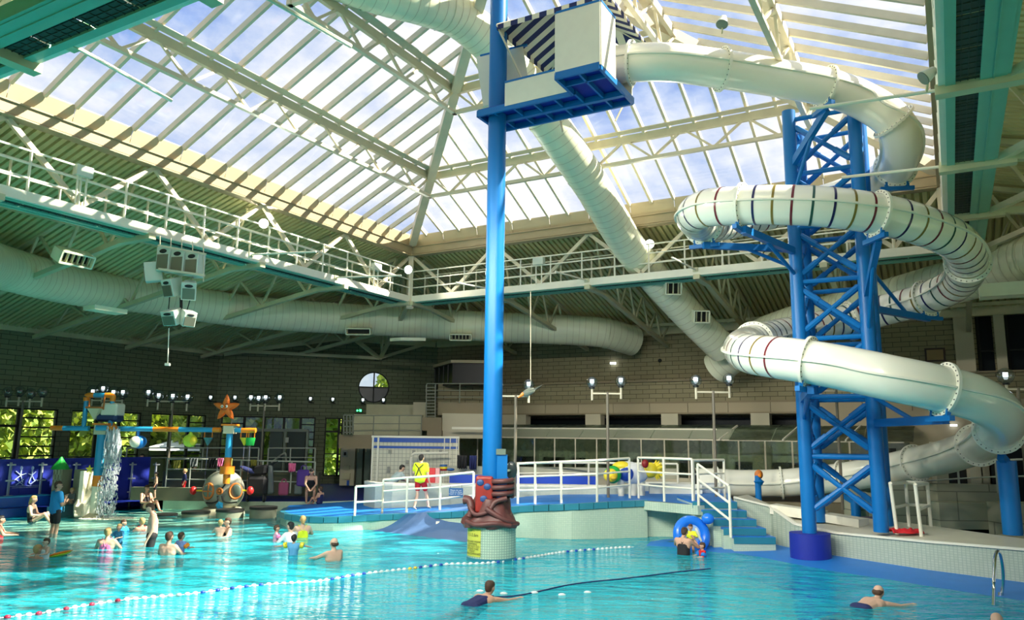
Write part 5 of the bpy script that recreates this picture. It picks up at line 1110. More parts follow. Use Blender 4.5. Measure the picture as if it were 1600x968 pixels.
for j, (rr, zz) in enumerate(((.30, 0), (.24, .13), (.12, .33), (.0, .5))): pass
m.tube([(g0.x, KD + .25, g0.z), (g0.x, KD + .25, g0.z + .12), (g0.x, KD + .25, g0.z + .30), (g0.x, KD + .25, g0.z + .42)], [.30, .24, .10, .03], 12); obj('green_roof', m, GREEN, ca)
obj('rear_tower', MB().box(P(100, 770, KD).x, P(109, 770, KD).x, KD + .5, KD + .9, 0, P(100, 734, KD).z), STONE, ca)
a = P(134, 738, KD - .4); b = P(106, 806, KD - 1.2); m = MB(); pth = spline([(a.x + .02, KD + .1, a.z), (a.x + .02, KD - .1, a.z - .75), (a.x - .06, KD - .5, .30), (b.x + .22, KD - .95, .06)], 5)
for q0, q1 in zip(pth, pth[1:]):
    for s in (-1, 1): m.bar(q0 + Vector((.13 * s, 0, .05)), q1 + Vector((.13 * s, 0, .05)), .05, .14)
    m.bar(q0, q1, .26, .04)
obj('slide_chute', m, WHITE, ca); obj('chute_side', MB().box(P(131, 770, KD).x, P(137, 770, KD).x, KD - .35, KD + .3, 0, P(134, 735, KD).z), WHITE, ca); obj('teal_step', MB().box(P(92, 770, KD).x, P(112, 770, KD).x, KD - .6, KD + .4, -.1, .32), mat('castle_teal', (.05, .22, .32), .5), ca)
# ================================================================== DOME PLAY HELMET
DD = 28.0
hc = P(347, 797, DD); dm = thing('diving_helmet_dome', 'round grey diving helmet play dome with orange port windows and chain pattern', 'play dome', (hc.x, DD, 0)); 
DG = mat('dome_grey', (.33, .34, .27), .5, noise_amt=.1); DO = mat('dome_orange', (.55, .17, .03), .5)
obj('dome', MB().ell((hc.x, DD, P(347, 766, DD).z), .72, .6, .72, 28, 18), DG, dm, True); obj('base_plate', MB().tube([(hc.x, DD, -.1), (hc.x, DD, .10), (hc.x, DD, .22)], [.80, .75, .62], 20), mat('dome_base', (.42, .40, .28), .6), dm, True)
zc = P(347, 768, DD).z
for x, mm, q in ((326, DG, 1), (368, GREYG, 0)):
    c = P(x, 767, DD - .52); obj('port_ring', MB().torus(c, .25, .045, (-.35 if x < 347 else .35, -1, .1), 24, 8, .8), DO, dm, True); obj('port_glass', MB().ell(c, .20, .05, .24, 18, 10), GREYG, dm, True)
    if q: obj('port_bar', MB().bar(c - ZA * .24 - Vector((0, .05, 0)), c + ZA * .24 - Vector((0, .05, 0)), .035).bar(c - Vector((.2, .05, 0)), c + Vector((.2, -.05, 0)), .035), DO, dm)
c = P(343, 767, DD - .62); obj('hub_wheel', MB().torus(c, .09, .035, (0, -1, 0), 18, 8), DO, dm, True); obj('hub_wheel', MB().ell(c, .07, .04, .07), DO, dm, True)
def chain(pts): obj('chain_relief', MB().tube(spline([P(x, y, DD - .60) for x, y in pts], 4), .028, 6), BLACK, dm, True)
chain([(349, 742), (354, 750), (349, 760), (345, 764)]); chain([(340, 774), (340, 782), (332, 785), (322, 785)]); chain([(347, 774), (349, 782), (358, 785), (370, 784)])
c = P(343, 789, DD - .95); obj('star_badge', MB().tube([c, c + Vector((0, -.02, 0))], [.14, .05], 5), SKYB, dm)
for x, s in ((302, -1), (391, 1)):
    c = P(x, 766, DD - .1); obj('spray_handle', MB().cyl((hc.x + .62 * s, DD - .1, c.z), c, .03, 8), YEL, dm, True); obj('red_nozzle', MB().ell(c, .12, .12, .15, 12, 8), REDM, dm, True)
# round stone stools in the water
for x, y, w_, h_, l in ((297, 799, 42, 10, 'low round stepping stool with black top, third from the deck'), (351, 796, 42, 15, 'middle round stepping stool with black top'), (404, 792, 42, 19, 'round stepping stool with black top next to the blue island'), (250, 803, 36, 4, 'black topped stepping stool barely above the water near the standing man')):
    D = P(x, y + h_, 10).y; c = PZ(x, y + h_ - 1, 0); r = w_ / FPX * c.y / 2; t = thing('stepping_stool', l, 'stool', (c.x, c.y + r, -.3)); zz = P(x, y, c.y + r).z
    obj('drum', MB().cyl((c.x, c.y + r, -.6), (c.x, c.y + r, zz - .05), r * .96, 26), mat('stool_stone', (.22, .24, .17), .7, noise_amt=.2), t, True); obj('top', MB().cyl((c.x, c.y + r, zz - .05), (c.x, c.y + r, zz + .03), r, 26), BLACK, t, True)
# colourful play sculpture by the shelter
c = P(985, 738, 24.6); ps = thing('beast_sculpture', 'painted play beast with yellow spiky mane behind the bridge railing', 'sculpture', (c.x, c.y, 1.1))
obj('body', MB().ell(c, .55, .3, .34, 22, 14, Matrix.Rotation(radians(12), 3, 'Y')), CWHITE, ps, True); obj('navy_patch', MB().ell(c + Vector((-.12, -.12, -.02)), .30, .22, .24, 18, 12), mat('patch_navy', (.015, .06, .35), .4), ps, True); obj('yellow_back', MB().ell(c + Vector((-.25, -.02, .2)), .32, .24, .15, 16, 10), YEL, ps, True)
h = P(955, 741, 24.2); obj('green_ruff', MB().ell(h + Vector((.05, .05, 0)), .27, .2, .27, 18, 12), GREEN, ps, True); obj('face', MB().ell(h + Vector((-.03, -.1, -.02)), .22, .14, .21, 18, 12), YEL, ps, True); obj('muzzle', MB().ell(h + Vector((.03, -.24, -.08)), .10, .06, .07), mat('muzzle_gold', (.7, .45, .02), .5), ps, True)
for s in (-1, 1): obj('eye', MB().ell(h + Vector((-.05 + .08 * s, -.22, .07)), .035, .03, .04), BLACK, ps, True)
q = P(1016, 734, 24.6); 
for k in range(13): a = radians(-75 + 150 * k / 12); obj('mane_spike', MB().tube([q + Vector((.1, 0, 0)), q + Vector((.12 + .36 * cos(a), random.uniform(-.1, .1), .32 * sin(a)))], [.11, .01], 6), YEL, ps, True)
obj('mane_core', MB().ell(q, .24, .2, .24, 14, 10), YEL, ps, True); obj('red_ear', MB().ell(P(1008, 724, 24.2), .11, .08, .13), mat('dark_red', (.25, .01, .01), .5), ps, True)
for dx in (-.3, .1, .35): obj('leg', MB().tube([c + Vector((dx, 0, -.2)), c + Vector((dx, 0, -.75))], [.12, .09], 10), WHITE, ps, True)
# spray post with orange head
c = P(1186, 793, 23.2); t = thing('spray_post', 'slim blue post with round orange head beside the steps', 'post', (c.x, c.y, .6)); obj('shaft', MB().cyl((c.x, c.y, .6), (c.x, c.y, P(1186, 752, 23.2).z + .18), .09, 14), BLUE, t, True); h = P(1185.5, 741, 23.2); obj('orange_head', MB().ell(h, .125, .1, .14, 16, 12), DO, t, True); obj('knob', MB().ell(h - Vector((0, .1, .02)), .06, .04, .06), ORANGE, t, True); m = MB(); m.tube([h - ZA * .30, h - ZA * .2, h - ZA * .12], [.08, .15, .06], 10); obj('collar', m, BLUE, t)
# white ladder chair frame, towel, chrome rails
lg = thing('guard_chair_frame', 'white tubular guard chair frame standing on the pool rim', 'frame', P(1420, 832, 18))
q = [P(1402, 834, 18.0), P(1440, 839, 17.7), P(1455, 827, 19.0), P(1421, 826, 19.2)]; tops = [P(1391, 755, 18.0), P(1430, 757, 17.7), P(1449, 755, 19.0), P(1415, 753, 19.2)]
for a, b in zip(q, tops): obj('leg', MB().cyl(a, b, .04, 10), WHITE, lg, True)
obj('top_rail', MB().tube([tops[1], tops[2], tops[3], tops[0]], .045, 8), WHITE, lg, True); mid = [a.lerp(b, .52) for a, b in zip(q, tops)]; obj('mid_rail', MB().tube([mid[0], mid[3], mid[2], mid[1]], .035, 8), WHITE, lg, True)
tv = thing('red_towel', 'crumpled red towel lying at the foot of the white chair frame', 'towel', P(1415, 834, 17.9)); m = MB(); nx, ny = 22, 8; a = P(1394, 835, 17.9); b = P(1442, 836, 17.9)
for j in range(ny + 1):
    for i in range(nx + 1):
        s = i / nx; m.v.append((a.x + (b.x - a.x) * s, a.y - .1 + .35 * j / ny + .05 * sin(s * 9), .70 + (a.z - .70) * .5 + .05 + .07 * sin(pi * j / ny) * (1 + .8 * noise.noise(Vector((s * 7, j * .6, 0))))))
m.f = [[j * (nx + 1) + i, j * (nx + 1) + i + 1, (j + 1) * (nx + 1) + i + 1, (j + 1) * (nx + 1) + i] for j in range(ny) for i in range(nx)]; obj('cloth', m, CRED, tv, True); tv.children[0].modifiers.new('s', 'SOLIDIFY').thickness = .02
cl_ = thing('ladder_rail', 'pair of chrome bent grab rails entering the water by the rim', 'ladder', PZ(1560, 940, 0)); a = PZ(1553, 938, -.02); b = P(1566, 932, 14.6)
for k, (x0, x1, yb) in enumerate(((1552.5, 1560, 938), (1567.5, 1560, 930))): pass
t = P(1558, 861, 14.2); q = [P(1552, 945, 13.6), P(1553, 900, 13.7), P(1554.5, 872, 13.9), P(1558, 861, 14.1), P(1563, 866, 14.4), P(1567, 890, 14.6), P(1567, 915, 14.7), P(1562, 940, 14.7)]; obj('rail', MB().tube(spline(q, 5), .028, 10), CHROME, cl_, True); obj('foot', MB().cyl(P(1564, 925, 14.7), P(1563, 938, 14.7), .05, 10), CHROME, cl_, True)
# ================================================================== LANE ROPES
FR = {'w': mat('float_white', (.80, .82, .80), .4), 'b': mat('float_blue', (.01, .06, .40), .4), 'r': mat('float_red', (.38, .02, .06), .4), 'y': mat('float_yellow', (.75, .55, .06), .4)}
ln = thing('lane_rope', 'lane rope of red, white and blue floats crossing the pool to the right', 'lane rope', PZ(640, 885, 0)); px = [(-40, 969), (60, 958), (130, 946), (200, 936), (300, 927), (400, 914), (500, 907), (560, 897), (640, 888), (700, 881), (765, 879), (830, 870), (880, 862), (940, 857), (990, 854)]
path = resample(spline([PZ(x, y, .01) for x, y in px], 6), .135); src = {k: MB().ell((0, 0, 0), .05, .036, .036, 8, 6) for k in 'wbry'}; me_ = {k: mesh('float', src[k], FR[k], True) for k in src}
def col(i, p):
    q = p - C0; x = 800 + FPX * q.dot(RT) / q.dot(FWD)
    if x < 225: return 'r' if i % 3 == 0 else 'w'
    if x < 312: return 'w'
    if x < 408: return 'b' if i % 2 else 'w'
    if x < 500: return 'w'
    if x < 575: return 'b' if i % 2 else 'w'
    if x < 640: return 'w'
    if x < 650: return 'y'
    if x < 706: return 'b' if i % 2 else 'w'
    if x < 770: return 'w'
    if x < 830: return 'b' if i % 2 else 'w'
    if x < 880: return 'w'
    if x < 935: return 'b' if i % 2 else 'w'
    return 'w'
obj('rope', MB().tube(path, .008, 5), FR['w'], ln)
for i in range(len(path) - 1):
    d = (path[i + 1] - path[i]).normalized(); M = Matrix.Translation(path[i]) @ d.to_track_quat('X', 'Z').to_matrix().to_4x4(); o = bpy.data.objects.new('float', me_[col(i, path[i])]); COL.objects.link(o); o.parent = ln; o.matrix_parent_inverse = Matrix.Translation(-ln.location); o.matrix_basis = M
p2 = spline([PZ(x, y, .005) for x, y in ((742, 933), (800, 931), (840, 924), (880, 915), (920, 909), (980, 903), (1060, 893), (1110, 888))], 5); t = thing('lane_rope', 'thin dark reflection line built as a slack rope ahead of the woman swimmer', 'rope', p2[0]); obj('rope', MB().tube(p2, .016, 6), CNAVY, t, True)  # dark reflection line in the water, built as a rope with floats
for x, y in ((750, 923), (787, 927), (835, 925.5), (878, 929), (918, 925)): obj('float', MB().ell(PZ(x, y, .01), .07, .03, .03, 10, 6), FR['w'], t, True)
# sign on the ramp railing
c = PD(712, 797, .6); c = Vector((c.x, c.y - .06, P(712, 768, c.y).z)); hs = thing('railing_sign', 'small blue notice hanging on the ramp railing', 'sign', c); obj('board', MB().obox(c, Vector((.21, 0, 0)), Vector((0, .008, 0)), Vector((0, 0, .115))), mat('notice_blue', (.01, .10, .28), .5), hs); obj('hanger', MB().bar(c + Vector((-.17, 0, .1)), c + Vector((-.17, 0, .2)), .01).bar(c + Vector((.17, 0, .1)), c + Vector((.17, 0, .2)), .01), BLACK, hs)
text_obj('lettering', 'Please do not\nclimb on these\nropes or railings', .062, CWHITE, facing(c + Vector((0, -.012, 0)), (1, 0, 0), (0, 0, 1)), hs, depth=0)
# clothes and kit
def cloth_hang(label, x, y, D, w_, h_, m_, name='hanging_towel'):
    c = P(x, y, D); t = MB(); nx, ny = 10, 6
    for j in range(ny + 1):
        for i in range(nx + 1): s = i / nx - .5; r_ = j / ny; t.v.append((c.x + s * w_ * (1 - .15 * r_), c.y + .05 * sin(i * 1.9 + j * .3) * (r_ + .2), c.z + h_ / 2 - r_ * h_ + .03 * sin(i * 2.3) * r_))
    t.f = [[j * (nx + 1) + i, j * (nx + 1) + i + 1, (j + 1) * (nx + 1) + i + 1, (j + 1) * (nx + 1) + i] for j in range(ny) for i in range(nx)]; o = obj(name, t, m_, None, True); o.modifiers.new('s', 'SOLIDIFY').thickness = .02; return tag(o, label, 'towel')
cloth_hang('black towel hanging on the rail behind the blue column, left one', 722, 721, 27.8, .36, .46, CBLACK); cloth_hang('navy top hanging on the rail right next to the blue column', 739, 722, 27.8, .26, .48, CNAVY)
for x, y, w_, h_, mm, l in ((456, 730, .28, .32, PINK, 'pink towel on the lower ramp railing'), (480, 733, .30, .26, mat('cloth_sage', (.22, .30, .22), .8), 'sage green towel on the lower ramp railing'), (276, 725, .30, .30, mat('cloth_mustard', (.25, .24, .04), .8), 'mustard towel behind the kneeling boy'), (396, 723, .26, .24, MATS['cloth_mustard'], 'mustard towel in front of the cubicles'), (302, 722, .34, .32, CGREY, 'grey patterned towel on the rear railing'), (331, 723, .30, .34, CBLACK, 'black towel on the rear railing'), (344, 722, .24, .32, PINK, 'pink towel left of the orange post'), (358, 722, .24, .3, MATS['cloth_mustard'], 'yellow towel right of the orange post')):
    cloth_hang(l, x, y, 29.7, w_, h_, mm)
for x, y, r_, mm, l in ((474, 745, .34, CPURP, 'purple bag hanging on the railing by the crouching woman'), (443, 762, .26, mat('cloth_pink_print', (.30, .06, .14), .8), 'pink patterned bag on the navy deck'), (466, 763, .2, CGREY, 'small grey bag beside the purple bag')):
    c = P(x, y, 29.0); t = thing('beach_bag', l, 'bag', (c.x, c.y, c.z - r_)); _b = obj('bag_body', MB().box(c.x - r_ * .7, c.x + r_ * .7, c.y - r_ * .35, c.y + r_ * .35, c.z - r_, c.z + r_ * .8), mm, t); _m = _b.modifiers.new('b', 'BEVEL'); _m.width = r_ * .3; _m.segments = 4; obj('handle', MB().torus(c + ZA * r_ * .95, r_ * .3, .02, (0, 1, 0), 14, 6), mm, t, True)
# wheelchair-like dark pushchair group
c = P(403, 752, 28.8); t = thing('pushchair', 'dark loaded pushchair parked on the navy deck right of the dome', 'pushchair', (c.x, c.y, .36)); _q = obj('hood', MB().add([c + Vector(p) for p in ((-.32, -.2, .2), (.3, -.2, .25), (.3, .25, .25), (-.32, .25, .2), (-.1, -.2, .58), (.34, -.2, .62), (.34, .25, .62), (-.1, .25, .58))], [[0, 3, 2, 1], [4, 5, 6, 7], [0, 1, 5, 4], [2, 3, 7, 6], [0, 4, 7, 3], [1, 2, 6, 5]]), CBLACK, t); _q.modifiers.new('b', 'BEVEL').width = .08
_q = obj('seat_bag', MB().box(c.x - .34, c.x + .38, c.y - .28, c.y + .2, c.z - .5, c.z + .2), CBLACK, t); _q.modifiers.new('b', 'BEVEL').width = .1
_q = obj('grey_coat', MB().add([(c.x + dx, c.y + dy, c.z + dz) for dx, dy, dz in ((.38, -.1, -.45), (.62, -.1, -.4), (.58, .15, -.4), (.38, .15, -.45), (.34, -.08, .6), (.5, -.08, .58), (.5, .1, .58), (.34, .1, .6))], [[0, 3, 2, 1], [4, 5, 6, 7], [0, 1, 5, 4], [2, 3, 7, 6], [0, 4, 7, 3], [1, 2, 6, 5]]), CGREY, t); _q.modifiers.new('b', 'BEVEL').width = .05
obj('push_handle', MB().bar(c + Vector((.3, .1, .3)), c + Vector((.62, .2, .75)), .03), DARK, t); obj('canopy_flap', MB().ell(c + Vector((-.35, -.1, .42)), .34, .2, .08, 14, 8, Matrix.Rotation(.4, 3, 'Y')), CNAVY, t, True)
for s in (-1, 1): obj('wheel', MB().torus((c.x + .3 * s, c.y - .1, .52), .14, .03, (1, 0, 0), 18, 6), DARK, t, True)
c = P(678, 736, 26.6); t = thing('goggle_stand', 'red and pink retail bags on the counter behind the lifeguard', 'bag', c); obj('red_bag', rbox(664, 731, 680, 754, 26.6, .25), mat('bag_red', (.75, .05, .06), .6), t); obj('pink_bag', rbox(680, 731, 687, 754, 26.55, .2), mat('bag_pink', (.85, .42, .42), .6), t)
c = P(693, 730, 27); t = thing('float_stack', 'stack of red, yellow and blue swim floats on the rear wall', 'floats', c)
for k, mm in enumerate((mat('dark_red', (.25, .01, .01), .5), MATS['yellow_plastic'], mat('stack_blue', (.02, .1, .3), .5))): obj('float_disc', MB().cyl(P(693, 735 - 3.3 * k, 27), P(693, 732 - 3.3 * k, 27), .13, 16), mm, t)
tag(obj('swim_cap_pile', MB().ell(P(704, 733, 27), .14, .12, .05), mat('stack_blue', (.02, .1, .3), .5), None, True), 'small blue bundle next to the float stack', 'bundle')
# ================================================================== CUBICLES
cb = thing('changing_cubicles', 'row of dark grey green changing cubicle panels with a pale frame', 'cubicle', P(420, 752, 35.5))
for k, (x0, x1) in enumerate(((357, 388), (388, 412), (416, 443), (443, 478))): obj('panel', rbox(x0 + .6, 674, x1 - .6, 764, 36.2, .15), mat('cubicle_dark', (.028, .045, .04), .5) if k % 2 else mat('cubicle_grey', (.06, .085, .075), .5), cb)
for x in (355, 388, 443, 478): obj('frame_post', rbox(x - .8, 671, x + .8, 766, 36.1, .1), mat('cubicle_frame', (.20, .23, .19), .5), cb)
obj('top_rail', rbox(354, 670, 481, 673, 36.1, .15), MATS['cubicle_frame'], cb); obj('notice', rbox(445.5, 683, 451, 691, 36.05, .05), MATS['paper_grey'], cb)
m = MB(); m.tube(spline([P(424, 722, 35.5), P(440, 710, 35.5), P(446, 708, 35.5), P(447, 722, 35.5)], 4), .04, 8); tag(obj('step_rail', m, MATS['grey_rail'], None, True), 'small bent grab rail in front of the cubicles', 'rail')
# ================================================================== OUTSIDE
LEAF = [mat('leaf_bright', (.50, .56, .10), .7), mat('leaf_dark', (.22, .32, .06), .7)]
for mm in LEAF:
    b = mm.node_tree.nodes['Principled BSDF']; b.inputs['Subsurface Weight'].default_value = 0
def tree(x, y, h, r, label, seed):
    rnd = random.Random(seed); t = thing('tree', label, 'tree', (x, y, -2), 'trees outside the windows'); obj('trunk', MB().tube([(x, y, -2), (x + .1, y, h * .4)], [.3, .18], 10), mat('bark', (.10, .07, .045), .9), t, True)
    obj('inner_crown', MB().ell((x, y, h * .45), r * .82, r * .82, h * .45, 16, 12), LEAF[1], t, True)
    for j in range(2):
        m = MB()
        for k in range(1500):
            d = Vector((rnd.gauss(0, 1), rnd.gauss(0, 1), rnd.gauss(0, 1))).normalized() * rnd.uniform(.5, 1) ** .5; c = Vector((x, y, h * .45)) + Vector((d.x * r, d.y * r, d.z * h * .55)); a = Vector((rnd.uniform(-1, 1), rnd.uniform(-1, 1), rnd.uniform(-1, 1))).normalized() * rnd.uniform(.18, .4); b = a.cross(Vector((rnd.random(), rnd.random(), rnd.random()))).normalized() * rnd.uniform(.1, .25); m.quad(c - a, c + b, c + a, c - b)
        obj('foliage', m, LEAF[j], t)
k = 0
for (u, v) in ((13, -44), (18, -43), (23, -45), (29, -44), (15, -52), (24, -53), (33, -43), (38, -46), (33, -38), (42, -40), (30, -52), (45, -34), (36, -36)):
    q = W(u, v, 0); k += 1; tree(q.x, q.y, random.uniform(6, 9), random.uniform(2.6, 3.6), 'leafy green garden tree seen through the pool windows', k)
for (x, y, D, l) in ((455, 664, 50, 'large white party tent seen through the window right of the starfish'), (300, 690, 46, 'white garden tent seen through the window below the yellow fish')):
    c = P(x, y, D); t = thing('tent', l, 'tent', (c.x, c.y, -2)); w2 = 2.2; z1 = P(x, y - 6, D).z; z2 = z1 - .7
    m = MB(); cc = [(-w2, -w2), (w2, -w2), (w2, w2), (-w2, w2)]; m.add([(c.x + a, c.y + b, z2) for a, b in cc] + [(c.x, c.y, z1 + .2)], [[0, 1, 4], [1, 2, 4], [2, 3, 4], [3, 0, 4]]); obj('tent_roof', m, CWHITE, t)
    m = MB(); m.box(c.x - w2, c.x + w2, c.y + w2 - .1, c.y + w2, -2, z2); m.box(c.x - w2, c.x - w2 + .1, c.y - w2, c.y + w2, -2, z2); obj('tent_wall', m, CWHITE, t)
    for a, b in cc: obj('tent_pole', MB().cyl((c.x + a * .98, c.y + b * .98, -2), (c.x + a * .98, c.y + b * .98, z2), .06, 8), WHITE, t)

# ================================================================== PEOPLE
BODY_Q = []
BASE = dict(pel=(0, 0, .95), che=(0, 0, 1.28), nek=(0, 0, 1.47), hed=(0, .02, 1.62), shL=(-.18, 0, 1.41), shR=(.18, 0, 1.41), elL=(-.25, -.02, 1.12), elR=(.25, -.02, 1.12), wrL=(-.27, .08, .88), wrR=(.27, .08, .88), hiL=(-.09, 0, .93), hiR=(.09, 0, .93), knL=(-.11, .03, .50), knR=(.11, .03, .50), anL=(-.11, -.02, .09), anR=(.11, -.02, .09), toL=(-.13, .13, .035), toR=(.13, .13, .035))
def shifted(base, **kw): d = dict(base); d.update(kw); return d
WADE = shifted(BASE, elL=(-.30, .12, 1.22), elR=(.30, .12, 1.22), wrL=(-.22, .36, 1.20), wrR=(.22, .36, 1.20))
def capsule(mb, p0, r0, p1, r1, seg=10):
    p0 = Vector(p0); p1 = Vector(p1); d = p1 - p0; L = d.length
    if L < 1e-5: d = Vector((0, 0, 1)); L = 1e-5
    d = d.normalized(); pts = []; rs = []
    for k in range(4): a = pi / 2 * (1 - k / 4); pts.append(p0 - d * r0 * sin(a)); rs.append(max(.001, r0 * cos(a)))
    pts.append(p0); rs.append(r0); pts.append(p1); rs.append(r1)
    for k in range(1, 5): a = pi / 2 * k / 4; pts.append(p1 + d * r1 * sin(a)); rs.append(max(.001, r1 * cos(a)))
    up = Vector((1, 0, 0)) if abs(d.z) > .8 else ZA
    vs = []; 
    sd = d.cross(up).normalized(); u2 = sd.cross(d)
    for p, r in zip(pts, rs):
        for k in range(seg): a = 2 * pi * k / seg; vs.append(p + (sd * cos(a) + u2 * sin(a)) * r)
    n = len(pts); fs = [[i * seg + k, i * seg + (k + 1) % seg, (i + 1) * seg + (k + 1) % seg, (i + 1) * seg + k] for i in range(n - 1) for k in range(seg)]
    fs.append(list(range(seg))[::-1]); fs.append([(n - 1) * seg + k for k in range(seg)]); mb.add(vs, fs)
def blob(name, caps, m_, parent, X, vox=.016, sm=6):
    mb = MB()
    for (p0, r0, p1, r1) in caps: capsule(mb, X(p0), r0 * X.s, X(p1), r1 * X.s)
    o = obj(name, mb, m_, parent); r = o.modifiers.new('r', 'REMESH'); r.mode = 'VOXEL'; r.voxel_size = vox; r.use_smooth_shade = True
    s = o.modifiers.new('s', 'SMOOTH'); s.factor = .6; s.iterations = sm; BODY_Q.append(o); return o
class Xf:
    def __init__(s, loc, head, sc): s.l = Vector(loc); s.m = Matrix.Rotation(radians(head), 3, 'Z'); s.s = sc
    def __call__(s, p): return s.l + s.m @ (Vector(p) * s.s)
def person(label, loc, head=0, h=1.72, pose=None, skin_=None, hair=HBROWN, hairlen=0, clothes=(), child=False, vox=None, look=0, bun=False, bald=False, female=False):
    """loc: world point under the body; head: heading in degrees, 0 = looking away from the viewer"""
    J = shifted(BASE, **(pose or {})); skin_ = skin_ or SKIN; X = Xf(loc, head, h / 1.75); vox = vox or max(.011, .016 * h / 1.75); hs = 1.28 if child else 1.0
    root = thing('person', label, 'person', loc); V = {k: Vector(v) for k, v in J.items()}
    pel, che, nek, hed = V['pel'], V['che'], V['nek'], V['hed']; sh = (V['shR'] - V['shL']).normalized(); hp = (V['hiR'] - V['hiL']).normalized()
    hd = (hed - nek).normalized(); fw_ = sh.cross(hd).normalized() * -1 ; fw_ = -fw_ if fw_.dot(hd.cross(sh)) < 0 else fw_
    fw_ = hd.cross(sh).normalized()
    if look: fw_ = Matrix.Rotation(radians(look), 3, hd) @ fw_
    sd_ = fw_.cross(hd)
    w_ = .9 if female else 1.0
    caps = [(pel - hp * .085, .112, pel + hp * .085, .112), (pel - hp * .04, .122, che - sh * .06, .115 * w_), (pel + hp * .04, .122, che + sh * .06, .115 * w_), (che - sh * .10, .108 * w_, che + sh * .10, .108 * w_), (che.lerp(nek, .35) - sh * .12, .092, che.lerp(nek, .35) + sh * .12, .092),
            (V['shL'], .06, V['shR'], .06), (che.lerp(nek, .6), .075, nek, .058), (nek, .052, hed - hd * .05, .052)]
    caps += [(hed - fw_ * .02 + hd * .02, .088 * hs, hed + fw_ * .012 + hd * .0, .083 * hs), (hed - hd * .05 + fw_ * .03, .058 * hs, hed - hd * .065 * hs + fw_ * .05, .042 * hs), (hed + fw_ * .09 * hs, .012, hed + fw_ * .108 * hs - hd * .02, .016)]
    for s in (-1, 1): caps.append((hed + sd_ * .085 * hs * s - fw_ * .01, .014, hed + sd_ * .09 * hs * s - hd * .03, .012))
    for a in 'LR':
        s_, e_, w2, hi, kn, an, to = (V[k + a] for k in ('sh', 'el', 'wr', 'hi', 'kn', 'an', 'to'))
        caps += [(s_, .06, e_, .044), (e_, .044, w2, .029), (hi, .088, kn, .056), (kn, .055, kn.lerp(an, .3), .056), (kn.lerp(an, .3), .056, an, .036), (an - (to - an).normalized() * .03, .035, to, .028)]
        d = (w2 - e_).normalized(); sd2 = d.cross(ZA) if abs(d.z) < .9 else d.cross(Vector((0, 1, 0))); sd2 = sd2.normalized(); cu = d.cross(sd2)
        pm = w2 + d * .07; caps.append((w2, .026, pm, .03))
        for k, (off, ln_) in enumerate(((-.027, .062), (-.009, .075), (.009, .07), (.027, .055))): q = pm + sd2 * off * 1.2 + d * .02; caps.append((pm + sd2 * off, .013, q + d * ln_ * .5, .0125)); caps.append((q + d * ln_ * .5, .0125, q + d * ln_ * .85 + cu * .018, .0115))
        th_ = w2 + d * .03 + sd2 * .03; caps.append((w2 + d * .02, .016, th_ + sd2 * .018 + d * .035, .013))
    blob('body', caps, skin_, root, X, vox)
    for s in (-1, 1): 
        e_ = X(hed + fw_ * .088 * hs + sd_ * .032 * hs * s + hd * .012); o = obj('eye', MB().ell(e_, .011 * X.s * hs), BLACK, root, True)
    o = obj('mouth', MB().bar(X(hed + fw_ * .092 * hs - hd * .052 * hs - sd_ * .022), X(hed + fw_ * .092 * hs - hd * .052 * hs + sd_ * .022), .012 * X.s), mat('lips', (.35, .10, .08), .5), root)
    hc = []
    if not bald:
        hc = [(hed - fw_ * .035 * hs + hd * .035 * hs, .092 * hs, hed - fw_ * .005 + hd * .055 * hs, .078 * hs), (hed - fw_ * .05 * hs, .078 * hs, hed - fw_ * .045 * hs - hd * .03, .068 * hs)]
        if hairlen: hc.append((hed - fw_ * .07, .07, hed - fw_ * .085 - hd * hairlen, .045))
        if bun: hc.append((hed - fw_ * .10 + hd * .05, .04, hed - fw_ * .12 + hd * .06, .042))
    else: hc = [(hed - fw_ * .055 * hs - hd * .03 - sd_ * .04, .052, hed - fw_ * .055 * hs - hd * .03 + sd_ * .04, .052), (hed - fw_ * .02 - sd_ * .062, .035, hed - fw_ * .02 + sd_ * .062, .035)]
    blob('hair', hc, hair, root, X, vox)
    for c in clothes:
        k, mm = c[0], c[1]
        if k == 'shirt':
            cc = [(pel + (che - pel) * .05 - hp * .06, .14, che - sh * .07, .132), (pel + (che - pel) * .05 + hp * .06, .14, che + sh * .07, .132), (che - sh * .11, .122, che + sh * .11, .122), (che.lerp(nek, .4) - sh * .12, .105, che.lerp(nek, .4) + sh * .12, .105), (V['shL'], .075, V['shR'], .075), (pel - hp * .08, .132, pel + hp * .08, .132)] + [(V['sh' + a], .078, V['sh' + a].lerp(V['el' + a], .62), .072) for a in 'LR']
            blob('shirt', cc, mm, root, X, vox)
        elif k in ('shorts', 'trousers'):
            f = .62 if k == 'shorts' else 1.0; cc = [(pel - hp * .085, .128, pel + hp * .085, .128)] + [(V['hi' + a], .105, V['hi' + a].lerp(V['kn' + a], f), .09) for a in 'LR']
            if k == 'trousers': cc += [(V['kn' + a], .075, V['an' + a], .06) for a in 'LR']
            blob(k, cc, mm, root, X, vox)
        elif k == 'swimsuit':
            cc = [(pel - hp * .085, .12, pel + hp * .085, .12), (pel - hp * .04, .13, che - sh * .06, .123 * w_), (pel + hp * .04, .13, che + sh * .06, .123 * w_), (che - sh * .08, .117 * w_, che + sh * .08, .117 * w_)]; blob('swimsuit', cc, mm, root, X, vox)
            st = MB()
            for s in (-1, 1): st.tube(spline([X(che + sh * .08 * s + fw_ * .10), X(V['shL' if s < 0 else 'shR'].lerp(nek, .35) + hd * .055), X(che - fw_ * .115)], 4), .011 * X.s, 6)
            obj('strap', st, mm, root, True)
        elif k == 'rash':
